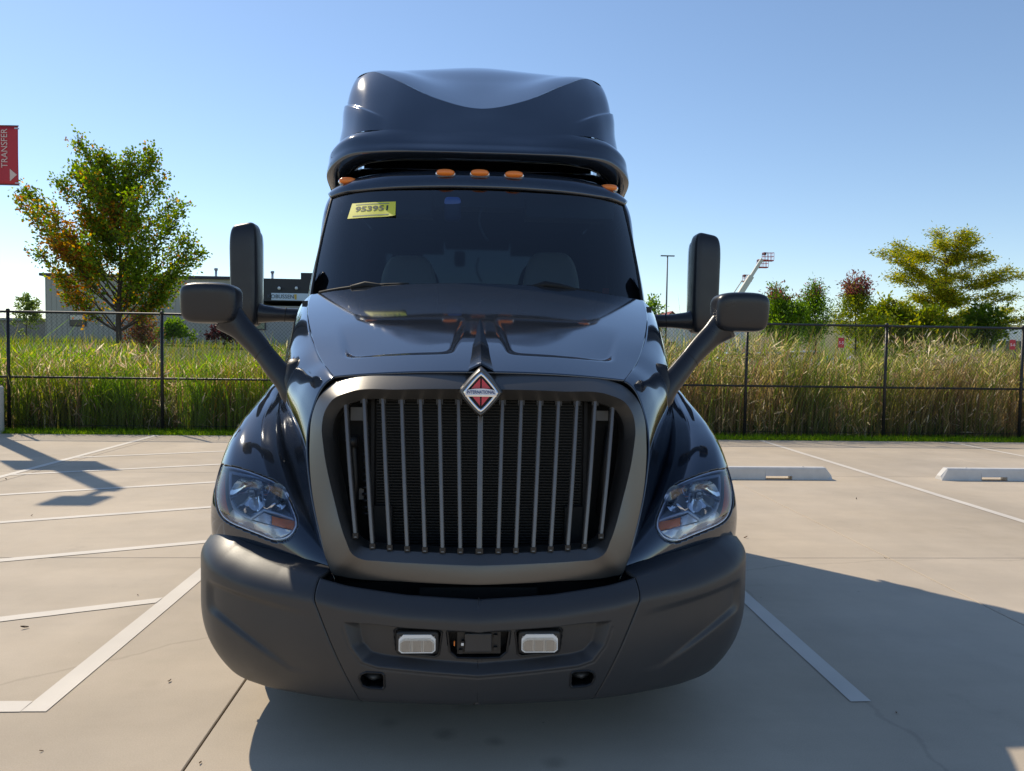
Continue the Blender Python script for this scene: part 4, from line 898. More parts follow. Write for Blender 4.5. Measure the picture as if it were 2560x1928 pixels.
# ------------------------------------------------------------------ chain-link fence
FY = 15.85; FX0, FX1 = -22.5, 23.25
fence = thing('chain_link_fence', 'black chain-link fence with round posts and rails along the lot', 'fence', (0, FY, 0))
def post_x(): 
    x = at(405, 900, FY)[0]; k0 = math.ceil((FX0 - x) / 3.0); return [x + 3.0 * k for k in range(k0, 16) if x + 3.0 * k < FX1]
PX = post_x(); FH = 2.36
pm = None
for x in PX:
    if pm is None:
        mb = MB(); mb.tube([(0, 0, 0), (0, 0, FH + .02)], .032, 10); mb.tube([(0, 0, FH), (0, 0, FH + .05), (0, 0, FH + .065)], [.04, .036, .012], 10); pm = mb.build('fence_post', 'fence_black', fence, True, loc=(x, 0, 0))
    else: o = pm.copy(); COL.objects.link(o); o.parent = fence; o.location = (x, 0, 0)
mb = MB(); mb.tube([(FX0, -.0, FH), (FX1, 0, FH)], .024, 8); mb.build('top_rail', 'fence_black', fence, True)
mb = MB(); mb.tube([(FX0, -.0, 1.06), (FX1, 0, 1.06)], .022, 8); mb.build('middle_rail', 'fence_black', fence, True)
mb = MB(); mb.tube([(FX0, -.01, .10), (FX1, -.01, .10)], .004, 4); mb.build('tension_wire', 'fence_black', fence)
V = []; F = []; w = .0025; step = .075; hgt = FH - .06
for sgn in (1, -1):
    x = FX0 + .04
    while x < FX1 + hgt:
        xa, xb = (x, x - hgt) if sgn > 0 else (x - hgt, x); za, zb = .06, .06 + hgt
        n = len(V); y = -.033 - .003 * sgn
        V += [(xa - w, y - w, za), (xa + w, y - w, za), (xa, y + w, za), (xb - w, y - w, zb), (xb + w, y - w, zb), (xb, y + w, zb)]; F += [(n, n + 1, n + 4, n + 3), (n + 1, n + 2, n + 5, n + 4), (n + 2, n, n + 3, n + 5)]; x += step
V = np.array(V); V[:, 0] = np.clip(V[:, 0], FX0 - .1, FX1 + .1)
tag(link('wire_mesh', np_mesh('wire_mesh', V, F, 'fence_black', False), fence), kind='stuff')
# stall-number plates hung on the fence
for (px, py, s_, w_) in ((2103, 857, 'S-5', 'nearer the truck'), (2531.5, 862, 'S-6', 'at the right edge of the photo')):
    p = at(px, py, FY - .06); t = thing('stall_sign', f'small red plate on the fence reading {s_}, {w_}', 'sign', tuple(p), 0, 'stall number plates on the fence')
    mb = MB(); mb.box(-.064, .064, -.004, .004, -.105, .105); bevel(mb.build('plate', 'sign_red', t), .006)
    tm = text_mesh('lettering', s_, .085, .001, 'white_print'); tm.transform(Matrix.Translation((0, -.006, -.005)) @ Matrix.Rotation(rad(90), 4, 'X')); link('lettering', tm, t)

# ------------------------------------------------------------------ lamp post with banners at the left edge
lp = thing('light_pole', 'square parking-lot light pole on a concrete base, carrying red banners at the left edge', 'light pole', (-9.36, 15.25, 0))
mb = MB(); mb.tube([(0, 0, -.05), (0, 0, .86), (0, 0, .895)], [.32, .32, .30], 32); mb.build('pole_base', 'concrete_base', lp, False)
mb = MB(); mb.box(-.11, .11, -.11, .11, .90, 7.75); bevel(mb.build('pole', 'pole_paint', lp), .01)
mb = MB(); mb.box(-.2, .2, -.2, .2, .897, .925); mb.build('base_plate', 'pole_paint', lp)
mb = MB(); mb.box(-.04, .04, -.55, -.11, 7.56, 7.66); mb.box(-.28, .28, -1.0, -.5, 7.57, 7.67); bevel(mb.build('lamp_head', 'pole_paint', lp), .01)
bz0, bz1 = 4.74, 5.85
for s in (1, -1):
    x0 = .115 if s > 0 else -.115 - .585; b = thing('banner', 'red banner reading TRANSFER with a white triangle, right of the light pole' if s > 0 else 'red banner on the left side of the light pole', 'banner', (-9.36 + x0, 15.25, bz0), 0, 'banners on the light pole')
    mb = MB(); W_ = .585; P = np.array([[(W_ * i / 10, .006 * math.sin(i * .5) * (1 - abs(2 * j / 12 - 1)), (bz1 - bz0) * j / 12) for i in range(11)] for j in range(13)]); mb.grid(P); o = mb.build('cloth', 'sign_red', b, True); solid(o, .004, 0)
    mb = MB(); mb.tube([(-.03, 0, .0), (W_ + .01, 0, .0)], .012, 8); mb.tube([(-.03, 0, bz1 - bz0), (W_ + .01, 0, bz1 - bz0)], .012, 8); mb.split('banner_rod', 'pole_paint', b, True)
    mb = MB(); mb.box(W_ - .06, W_ + .015, -.014, .014, bz1 - bz0 - .06, bz1 - bz0 - .035); mb.box(W_ - .06, W_ + .015, -.014, .014, .025, .045); mb.split('grommet', 'steel_galv', b)
    if s > 0:
        tm = text_mesh('lettering', 'TRANSFER', .17, .002, 'sign_white'); co = np.array([v.co for v in tm.vertices]); sx = .735 / (co[:, 0].max() - co[:, 0].min())
        tm.transform(Matrix.Translation((W_ - .245, -.012, (bz1 - bz0) - .06 - .735 / 2)) @ Matrix.Rotation(rad(90), 4, 'X') @ Matrix.Rotation(rad(90), 4, 'Z') @ Matrix.Diagonal((sx, .98, 1, 1))); link('lettering', tm, b)
        mb = MB(); mb.add([(W_ - .155, -.012, .065), (W_ - .025, -.012, .19), (W_ - .155, -.012, .30)], [(0, 1, 2)]); mb.build('triangle', 'sign_white', b)

# ------------------------------------------------------------------ grasses and reeds
GAIN = 1.55
def blades(name, label, cat, X, Y, Hh, Wd, lean, tint0, tint1, seg=4, mname='blades', z0=None):
    """tapered bent blades, one mesh; lean (n,2) horizontal offset of the tip"""
    n = len(X); a = rng.uniform(0, math.pi, n); dx, dy = np.cos(a), np.sin(a); Z0 = terrain(X, Y) if z0 is None else np.full(n, z0)
    V = np.zeros((n, seg, 2, 3), np.float32); T = np.zeros((n, seg, 2, 3), np.float32)
    for k in range(seg):
        t = k / (seg - 1); w = Wd * (1 - t)**.7 * .5 + .0008; b = t**2.0
        cx, cy, cz = X + lean[:, 0] * b, Y + lean[:, 1] * b, Z0 + Hh * (t - .12 * b)
        for q, sg in ((0, -1), (1, 1)): V[:, k, q] = np.stack([cx + sg * dx * w, cy + sg * dy * w, cz], 1)
        T[:, k] = (tint0 * (1 - t) + tint1 * t)[:, None]
    i = np.arange(n)[:, None] * seg * 2 + np.arange(seg - 1)[None] * 2; F = np.stack([i, i + 1, i + 3, i + 2], -1).reshape(-1, 4)
    return tag(link(name, np_mesh(name, V.reshape(-1, 3), F, mname, True, T.reshape(-1, 3))), label, cat, kind='stuff')
pick = lambda pal, pr, n: np.array(pal)[rng.choice(len(pal), n, p=np.array(pr) / sum(pr))] * rng.uniform(.7, 1.3, (n, 1)) * GAIN
# bright strip of lawn along the edge of the lot
n = 30000; X = rng.uniform(-21, 24, n); Y = 15.11 + rng.beta(1, 1.3, n) * .85; c = pick([(.17, .28, .008), (.22, .33, .010), (.13, .23, .008)], [3, 2, 2], n)
blades('lawn_strip', 'narrow strip of bright green lawn between the lot and the fence', 'grass', X, Y, rng.uniform(.05, .135, n), rng.uniform(.008, .018, n), rng.normal(0, .04, (n, 2)), c * .6, c, 3, z0=-.03)
# reeds: greener on the left, drier, taller and windblown on the right
GREEN = [(.075, .15, .012), (.11, .19, .014), (.16, .20, .015), (.05, .11, .014), (.22, .19, .03)]
DRY = [(.30, .235, .11), (.23, .165, .075), (.17, .11, .055), (.36, .30, .17), (.13, .14, .04)]
def reeds(n, x0, x1, dens_green, hm, hs, wind, nm, lb):
    X = rng.uniform(x0, x1, n); Y = 16.05 + rng.power(.7, n) * 5.5
    g = rng.random(n) < dens_green * (.6 + .8 * (np.sin(X * 1.7) * .5 + .5) * (np.sin(X * .63 + 2) * .3 + .7))
    c1 = np.where(g[:, None], pick(GREEN, [4, 4, 3, 2, 2], n), pick(DRY, [3, 3, 3, 2, 3], n)); c0 = c1 * .55 + np.array([.32, .24, .14]) * .5
    h = np.clip(rng.normal(hm, hs, n) + .14 * np.sin(X * 1.1) + .1 * np.sin(X * 2.9 + 1), .5, 3.0) * np.where(g, 1.0, .93) * (1 + .16 * np.exp(-((X - 4.6) / 2.2)**2)); ln = np.stack([rng.normal(wind, .34, n), rng.normal(-.1, .3, n)], 1) * (h / 1.8)[:, None]
    blades(nm, lb, 'reeds', X, Y, h, rng.uniform(.014, .036, n), ln, c0, c1, 5)
reeds(7500, -21, 1.5, .70, 1.70, .30, .04, 'reeds', 'tall green and brown reeds behind the fence left of the truck')
reeds(8500, .5, 24, .42, 2.10, .36, .12, 'reeds', 'tall dry tan reeds behind the fence right of the truck')
def clumps(k, x0, x1, pal, pr, hm, wind, nm, lb):
    X = []; H = []; T = []; W = []
    for _ in range(k):
        x = rng.uniform(x0, x1); y = 16.0 + rng.power(.6) * 3.0; m = int(rng.integers(18, 60)); col = np.array(pal)[rng.choice(len(pal), p=np.array(pr) / sum(pr))] * rng.uniform(.8, 1.3); w = rng.uniform(.12, .3); h = hm * rng.uniform(.72, 1.12)
        X.append(np.stack([rng.normal(x, w, m), rng.normal(y, .2, m).clip(15.98)], 1)); H.append(h * rng.uniform(.7, 1.08, m)); T.append(col[None] * rng.uniform(.75, 1.3, (m, 1))); W.append(rng.uniform(.022, .055, m))
    X = np.concatenate(X); H = np.concatenate(H); T = np.concatenate(T); W = np.concatenate(W); n = len(H); ln = np.stack([rng.normal(wind, .2, n), rng.normal(-.08, .15, n)], 1)
    blades(nm, lb, 'reeds', X[:, 0], X[:, 1], H, W, ln, T * .55 + np.array([.12, .085, .04]), T, 5)
clumps(260, -21, 0, [(.10, .21, .012), (.15, .27, .015), (.22, .26, .02), (.36, .26, .04), (.28, .18, .09)], [4, 4, 2, 1, 2], 1.62, .05, 'cattails', 'clumps of bright green cattails along the left fence')
clumps(190, .5, 24, [(.11, .18, .02), (.20, .21, .04), (.34, .26, .12), (.26, .17, .08), (.40, .33, .19)], [2, 3, 3, 2, 2], 1.95, .14, 'cattails', 'clumps of drying cattails along the right fence')
# broken dry stalks and low weeds at the foot of the fence
n = 9000; X = rng.uniform(-21, 24, n); Y = rng.uniform(15.95, 17.2, n); c = pick([(.40, .34, .22), (.26, .2, .11), (.10, .15, .03), (.07, .12, .02)], [2, 2, 3, 3], n)
blades('weeds', 'low mixed weeds and broken stalks at the foot of the fence', 'weeds', X, Y, rng.uniform(.15, .75, n), rng.uniform(.012, .032, n), rng.normal(0, .25, (n, 2)), c * .7, c, 3)
n = 62000; X = rng.uniform(-21, 24, n); Y = 15.93 + rng.power(.8, n) * 3.2; rt = X > .5; Zc = rng.beta(1.25, 1.05, n) * np.where(rt, 2.0, 1.62) * (.9 + .12 * np.sin(X * 1.3) + .08 * np.sin(X * 3.1)); V = np.zeros((n, 4, 3))
a = np.stack([rng.normal(np.where(rt, .14, .03), .5), rng.normal(0, .4, n), rng.normal(.75, .45, n)], 1); a /= np.linalg.norm(a, axis=1)[:, None]; b = np.cross(a, rng.normal(0, 1, (n, 3))); b /= np.linalg.norm(b, axis=1)[:, None]
p = np.stack([X, Y, Zc], 1); l = rng.uniform(.03, .17, (n, 1)); w_ = rng.uniform(.006, .019, (n, 1)); V[:, 0] = p; V[:, 1] = p + a * l + b * w_ + [[0, 0, .01]]; V[:, 2] = p + a * l * 2; V[:, 3] = p + a * l - b * w_
hi = np.clip(Zc / 1.6, 0, 1)[:, None]; dead = pick([(.46, .36, .24), (.34, .24, .15), (.52, .45, .33), (.19, .13, .085)], [3, 3, 3, 1.5], n)
live = np.where(rt[:, None], pick([(.30, .28, .10), (.20, .21, .06), (.36, .31, .15), (.14, .18, .03)], [3, 3, 2, 2], n), pick([(.15, .25, .02), (.23, .29, .03), (.32, .29, .06), (.09, .17, .015)], [3, 3, 2, 2], n))
patch_ = .5 + .35 * np.sin(X * 2.1 + 1.3) * np.sin(X * .77) + .25 * np.sin(X * 5.3)
c = np.where(rng.random((n, 1)) < (.15 + .75 * hi) * (.55 + .6 * patch_[:, None]), live, dead)
tag(link('reed_leaves', np_mesh('reed_leaves', V.reshape(-1, 3), np.arange(n * 4).reshape(-1, 4), 'blades', False, np.repeat(c, 4, 0))), 'loose bent leaves and broken bits among the reeds', 'leaves', kind='stuff')
# rough meadow between reeds and building
n = 26000; X = rng.uniform(-60, 45, n); Y = 21 + rng.power(.75, n) * 42; c = pick([(.14, .19, .02), (.10, .16, .015), (.26, .21, .06), (.2, .2, .03)], [3, 2, 2, 2], n)
blades('meadow', 'rough meadow grass between the reeds and the buildings', 'grass', X, Y, rng.uniform(.3, .85, n), rng.uniform(.03, .07, n), rng.normal(.05, .15, (n, 2)), c * .7, c, 3)
n = 3000; X = rng.uniform(-21, -2, n); Y = rng.uniform(19, 30, n); c = pick([(.16, .22, .02), (.30, .23, .06)], [2, 1], n)
blades('tall_grass', 'tall yellow-green grass behind the left reeds', 'grass', X, Y, rng.uniform(1.0, 1.75, n), rng.uniform(.02, .04, n), rng.normal(.1, .25, (n, 2)), c * .7, c, 4)

# ------------------------------------------------------------------ trees
GAIN = 1.6
def tree(name, label, cat, base, fork, r, tips, leaf, n_leaf, pal, pr, twig=.55, spread=.22, extra=0, depth=1.6, group=None, tint_fn=None, droop=0.0, wobble=.12, start=.28, flat=1.0, rise=1.0, lead=.8):
    """trunk and limbs reaching for given tips; leaves on twigs along the limbs"""
    base = np.array(base, float); t = thing(name, label, cat, tuple(base), rng.uniform(0, .01), group); top = np.array([0, 0, fork]); mb = MB()
    tips = [np.array(q, float) - base for q in tips]; zt = max(q[2] for q in tips); cen = np.mean(tips, 0)
    zl = max(fork * 1.1, zt * lead); mb.tube(spline([(0, 0, -.1), (.02, .01, fork * .5), tuple(top), (.06, .03, (fork + zl) / 2), (cen[0] * .2, .0, zl)], 16), np.linspace(r, r * .2, 16), 9)
    more = []
    for _ in range(extra):
        q = tips[rng.integers(len(tips))] * .55 + tips[rng.integers(len(tips))] * .45; q = q * rng.uniform(.75, 1.0); q[1] += rng.normal(0, depth); more.append(q)
    C = []; D = []
    for q in tips + more:
        q = q.copy(); q[1] += 0 if any(q is z for z in more) else rng.normal(0, depth * .35)
        hd = math.hypot(q[0], q[1]); sz = float(np.clip(q[2] - rise * hd + rng.normal(0, .15), fork * .8, zl * .97)); s = np.array([cen[0] * .2 * max(0, (sz - fork) / max(.1, zl - fork)), 0, sz]); L = np.linalg.norm(q - s); m1 = s + (q - s) * .35 + np.array([0, 0, L * (.02 if droop else -.03)]) + rng.normal(0, wobble * L * .25, 3); m2 = s + (q - s) * .7 + rng.normal(0, wobble * L * .2, 3) + np.array([0, 0, L * droop])
        P = spline([s, m1, m2, q], 12); mb.tube(P, np.linspace(r * (.22 if sz < fork * 1.3 else .15), r * .04, 12), 5, cap=False)
        k = max(4, int(n_leaf / (len(tips) + len(more)) / 9))
        for _ in range(k):
            u = start + (1 - start) * rng.power(1.5); i = u * 11; j = min(int(i), 10); c = P[j] + (P[j + 1] - P[j]) * (i - j); d = P[j + 1] - P[j]; d /= np.linalg.norm(d) + 1e-9
            v = d * rng.uniform(.3, 1.0) + rng.normal(0, .55, 3) + np.array([0, 0, .25]); v[2] *= flat; v /= np.linalg.norm(v); tl = twig * rng.uniform(.4, 1.1) * (1.15 - .5 * u)
            if rng.random() < .35: mb.tube([c, c + v * tl], [.012 * r * 8, .003], 3, cap=False)
            w = rng.random(9)[:, None]; C.append(c + v * tl * w + rng.normal(0, spread * .5, (9, 3))); D.append(np.repeat((v + np.array([0, 0, -.15]))[None], 9, 0))
    tr = mb.build('trunk', 'bark', t, True)
    C = np.concatenate(C); D = np.concatenate(D) + rng.normal(0, .6, (len(C), 3)); D /= np.linalg.norm(D, axis=1)[:, None]; N = np.cross(D, rng.normal(0, 1, D.shape)); N /= np.linalg.norm(N, axis=1)[:, None] + 1e-9
    n = len(C); l = rng.uniform(.6, 1.25, (n, 1)) * leaf[0]; wd = l * leaf[1]; V = np.zeros((n, 4, 3)); V[:, 0] = C; V[:, 1] = C + D * l * .5 + N * wd; V[:, 2] = C + D * l; V[:, 3] = C + D * l * .5 - N * wd
    c = pick(pal, pr, n)
    if tint_fn is not None: c = tint_fn(C, c, n)
    link('crown', np_mesh('crown', V.reshape(-1, 3), np.arange(n * 4).reshape(-1, 4), 'foliage', False, np.repeat(c, 4, 0)), t); return t
def gz(p): return np.array([p[0], p[1], float(terrain(p[0], p[1]))])
# maple turning orange behind the left fence
YT = 24.0
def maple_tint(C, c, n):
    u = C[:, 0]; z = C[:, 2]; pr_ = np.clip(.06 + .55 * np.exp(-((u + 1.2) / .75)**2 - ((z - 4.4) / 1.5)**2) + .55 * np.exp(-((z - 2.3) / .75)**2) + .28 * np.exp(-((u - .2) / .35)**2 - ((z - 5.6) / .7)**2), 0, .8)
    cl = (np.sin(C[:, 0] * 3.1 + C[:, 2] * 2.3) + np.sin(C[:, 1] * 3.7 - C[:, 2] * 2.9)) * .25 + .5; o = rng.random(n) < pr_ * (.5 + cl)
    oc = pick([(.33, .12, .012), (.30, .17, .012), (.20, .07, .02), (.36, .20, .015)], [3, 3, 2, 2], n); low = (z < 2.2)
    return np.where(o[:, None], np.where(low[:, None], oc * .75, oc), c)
mt = [at(*q, YT) for q in ((215, 366), (238, 385), (262, 395), (172, 412), (190, 440), (138, 452), (86, 478), (80, 530), (96, 500), (120, 570), (128, 640), (150, 690), (172, 740), (385, 388), (340, 393), (318, 420), (406, 414), (420, 460), (424, 500), (290, 420), (250, 450), (455, 556), (462, 520), (470, 610), (488, 628), (472, 655), (440, 690), (400, 745), (420, 720), (300, 520), (240, 560), (350, 560), (400, 600), (210, 640), (330, 470), (280, 640), (200, 520))]
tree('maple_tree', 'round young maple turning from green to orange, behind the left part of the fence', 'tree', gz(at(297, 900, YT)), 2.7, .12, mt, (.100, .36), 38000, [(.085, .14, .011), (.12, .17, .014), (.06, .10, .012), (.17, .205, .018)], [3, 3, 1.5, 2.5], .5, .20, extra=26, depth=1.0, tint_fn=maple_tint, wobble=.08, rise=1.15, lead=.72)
# honey locust, right
YL = 27.0
lt = [at(*q, YL) for q in ((2362, 578), (2385, 590), (2405, 588), (2432, 600), (2440, 640), (2340, 612), (2290, 640), (2196, 632), (2214, 620), (2240, 655), (2268, 672), (2208, 700), (2250, 690), (2530, 678), (2545, 690), (2500, 690), (2480, 710), (2520, 745), (2546, 775), (2470, 650), (2330, 680), (2380, 650), (2420, 690), (2220, 760), (2180, 770), (2300, 740), (2500, 800), (2440, 790), (2350, 740), (2260, 790), (2400, 750))]
tree('locust_tree', 'airy yellow-green locust tree standing behind the right part of the fence', 'tree', gz(at(2356, 900, YL)), 1.9, .10, lt, (.095, .22), 40000, [(.23, .24, .012), (.29, .26, .014), (.15, .18, .014), (.31, .24, .018), (.08, .11, .014)], [3, 3, 2, 1.5, 1.2], .6, .16, extra=22, depth=1.1, droop=.03, flat=.28, rise=.35, lead=.85)
def blob(name, label, cat, cx, y0, y1, hw, Y, leaf, n, pal, pr, group=None, nt_=14, twig=.5, tops=None, tint_fn=None, base_y=880):
    tips = []
    for i in range(nt_):
        a = math.pi * (i + .5) / nt_; tips.append(at(cx + math.cos(a) * hw * rng.uniform(.85, 1.05), y1 - math.sin(a) * (y1 - y0) * rng.uniform(.82, 1.0), Y))
    tips.append(at(cx, y0, Y)); tips += [at(*q, Y) for q in (tops or [])]
    return tree(name, label, cat, gz(at(cx, base_y, Y)), .8, .06, tips, leaf, n, pal, pr, twig, .2, extra=nt_, depth=.6, tint_fn=tint_fn, group=group, start=.1)
PG = [(.09, .15, .012), (.12, .18, .015), (.06, .11, .012)]; PY = [(.15, .18, .015), (.10, .14, .012), (.20, .19, .02)]
def red_top(z0, k=.75):
    def f(C, c, n): o = (rng.random(n) < k) & (C[:, 2] > z0); return np.where(o[:, None], pick([(.16, .05, .05), (.12, .06, .045)], [1, 1], n), c)
    return f
shr = 'shrubs behind the right part of the fence'
blob('sumac_bush', 'dense green sumac bush just right of the near mirror head', 'bush', 1960, 745, 830, 52, 24, (.11, .2), 9000, PG, [1, 1, 1], shr, tops=[(1935, 730), (1950, 724), (1925, 745)], tint_fn=red_top(3.45, .4))
blob('sumac_bush', 'narrow pointed green bush with a bare seedy top, second right of the mirror', 'bush', 2035, 722, 830, 36, 24.5, (.11, .16), 6500, PG, [1, 1, 2], shr, tops=[(2038, 716), (2025, 728), (2055, 740)], tint_fn=red_top(3.6, .25))
blob('sumac_bush', 'bush with a dark red tip left of the locust tree', 'bush', 2135, 712, 830, 40, 25, (.11, .18), 7000, PY, [1, 1, 1], shr, tops=[(2132, 700), (2145, 702), (2120, 712), (2150, 712)], tint_fn=red_top(3.75, .85))
blob('round_bush', 'yellow-green bush filling the gap below the locust branches', 'bush', 2215, 762, 840, 75, 26, (.16, .22), 6000, PY, [1, 1, 1], shr)
blob('round_bush', 'yellow-green bush beneath the locust trunk', 'bush', 2320, 778, 845, 75, 25.5, (.16, .22), 5000, PY, [1, 1, 1], shr)
blob('round_bush', 'dark green bush under the right side of the locust tree', 'bush', 2460, 770, 845, 62, 26, (.16, .22), 3600, [(.05, .085, .012), (.08, .12, .012)], [1, 1], shr)
blob('small_tree', 'small bright green tree top peeking out beside the black hood', 'tree', 1632, 752, 850, 24, 30, (.16, .22), 1500, PG, [1, 1, 1])
blob('small_tree', 'small pale tree far off at the left of the tan building', 'tree', 66, 738, 810, 36, 72, (.34, .2), 1500, [(.14, .17, .05), (.10, .14, .04)], [1, 1])
blob('shrub', 'bright green shrub in front of the tan building', 'bush', 432, 806, 850, 46, 58, (.30, .25), 1800, [(.12, .19, .02), (.09, .15, .02)], [1, 1])
blob('shrub', 'maroon-leaved shrub in front of the dark part of the building', 'bush', 560, 812, 852, 40, 56, (.26, .25), 1400, [(.045, .012, .014), (.03, .015, .015)], [1, 1])
blob('shrub', 'added reddish brown leaves coloured as the shade low in the maple', 'bush', 350, 786, 850, 44, 30, (.12, .25), 2200, [(.12, .05, .03), (.09, .055, .025), (.10, .09, .02)], [2, 1, 1])  # stand-in for the maple's lower shadow, its shade put into leaf colours

# ------------------------------------------------------------------ far buildings, poles, lifts, vehicles
BY = 66.0; p0 = at(113, 690, BY); pR = at(900, 706, BY); z0b = 1.6
bld = thing('metal_building', 'long tan metal-sided building with a dark sign front, beyond the meadow', 'building', (p0[0], BY, z0b))
Wt = p0[2] - z0b; x1 = at(652, 703, BY)[0] - p0[0]; x2 = pR[0] - p0[0]
mb = MB(); mb.box(0, x1, 0, 18, -1, Wt); mb.build('wall', 'siding_tan', bld)
mb = MB(); k = 0.0
while k < x1: mb.box(k, k + .05, -.04, .0, -1, Wt - .02); k += .42
tag(mb.build('siding_rib', 'siding_tan', bld), kind='stuff')
mb = MB(); mb.box(-.35, x1, -.3, 18.3, Wt, Wt + .22); mb.build('roof', 'roof_trim', bld)
mb = MB(); mb.box(x1 - .1, x2, -1.8, 16, -1, 3.6); mb.build('front_wall', 'siding_grey', bld)
fz0, fz1 = at(700, 757, BY)[2] - z0b, Wt - .05
mb = MB(); mb.box(x1 - .1, x2, -2.2, 16, fz0, fz1); mb.build('fascia', 'siding_dark', bld)
for wx in (175, 0):
    if wx: xw = at(177, 800, BY)[0] - p0[0]; wz0, wz1 = at(190, 814, BY)[2] - z0b, at(190, 788, BY)[2] - z0b
    mb = MB(); mb.box(xw - .06, xw + 1.28, -.09, -.03, wz0 - .06, wz1 + .06); f = mb.build('window', 'roof_trim', bld)
    mb = MB(); mb.box(xw, xw + 1.22, -.105, -.08, wz0, wz0 + (wz1 - wz0) * .52); mb.build('pane', 'window_dark', f)
    mb = MB(); mb.box(xw, xw + 1.22, -.105, -.08, wz0 + (wz1 - wz0) * .55, wz1); mb.build('pane', 'lamp_grey', f)
    break
xw = at(640, 815, BY)[0] - p0[0]; wz0, wz1 = at(640, 826, BY)[2] - z0b, at(640, 803, BY)[2] - z0b
mb = MB(); mb.box(xw, xw + 1.3, -1.9, -1.82, wz0, wz1); f = mb.build('window', 'roof_trim', bld); mb = MB(); mb.box(xw + .08, xw + 1.22, -1.92, -1.88, wz0 + .08, wz1 - .08); mb.build('pane', 'print_grey', f)  # yellowish reflection on this pane is put into its flat colour
for px in (699, 742):
    q = at(px, 721, BY - 2.3); mb = MB(); mb.add(*superbox((q[0] - p0[0], -2.45, q[2] - z0b), (.26, .3, .26), .9, 14, 8)); mb.build('wall_lamp', 'car_white', bld, True)
sz0, sz1 = at(700, 751, BY - 2.3)[2] - z0b, at(700, 733, BY - 2.3)[2] - z0b; sx0, sx1 = at(679, 740, BY - 2.3)[0] - p0[0], at(800, 740, BY - 2.3)[0] - p0[0]
mb = MB(); mb.box(sx0, sx1, -2.38, -2.22, sz0, sz1); sg = mb.build('sign', 'sign_panel', bld)
tm = text_mesh('lettering', 'KOBUSSEN', .56, .01, 'sign_letters'); co = np.array([v.co for v in tm.vertices]); wk = at(751, 740, BY)[0] - at(688, 740, BY)[0]; sx = wk / (co[:, 0].max() - co[:, 0].min()); tm.transform(Matrix.Translation(((at(719.5, 740, BY)[0] - p0[0]), -2.40, (sz0 + sz1) / 2)) @ Matrix.Rotation(rad(90), 4, 'X') @ Matrix.Diagonal((sx, .80, 1, 1))); link('lettering', tm, sg)
mb = MB(); g0 = at(753, 740, BY)[0] - p0[0]; mb.add([(g0, -2.4, sz0 + .08), (g0 + .16, -2.4, sz0 + .08), (g0 + .16, -2.4, sz1 - .08), (g0 - .05, -2.4, sz1 - .08)], [(0, 1, 2, 3)]); mb.build('emblem_stripe', 'sign_gold', sg)
for px, py in ((540, 674), (681, 681)):
    q = at(px, py, BY + 5); mb = MB(); zz = Wt + .1; mb.tube([(q[0] - p0[0], 5, zz), (q[0] - p0[0], 5, q[2] - z0b)], .11, 8); mb.tube([(q[0] - p0[0], 5, q[2] - z0b - .08), (q[0] - p0[0], 5, q[2] - z0b + .12)], .17, 8); mb.build('vent_pipe', 'steel_galv', bld, True)
q0, q1 = at(752, 682, BY + 4), at(800, 700, BY + 4); mb = MB(); mb.box(q0[0] - p0[0], q1[0] - p0[0], 4, 6, Wt + .0, q0[2] - z0b); mb.build('rooftop_unit', 'siding_dark', bld)
a, b = at(-60, 800, 84), at(125, 833, 84); mb = MB(); mb.box(a[0], b[0], 84, 92, 1.2, a[2]); o = mb.build('shed', 'shed_tan', None); mb = MB(); mb.box(a[0] - .3, b[0], 83.7, 92.3, a[2] + .003, a[2] + .25); mb.build('roof', 'siding_grey', o)
tag(o, 'low plain tan shed left of the metal building', 'shed')
# parking-lot lamp far off to the right
q = at(1669, 639, 105); zb = float(terrain(q[0], 105)); lp2 = thing('light_pole', 'tall thin light pole with a flat double head, seen far off beside the mirror', 'light pole', (q[0], 105, zb)); h = q[2] - zb
mb = MB(); mb.tube([(0, 0, 0), (0, 0, h)], [.14, .09], 8); mb.build('pole', 'pole_paint', lp2, True); mb = MB(); mb.box(-.95, .95, -.15, .15, h - .12, h + .02); mb.build('lamp_head', 'pole_paint', lp2)
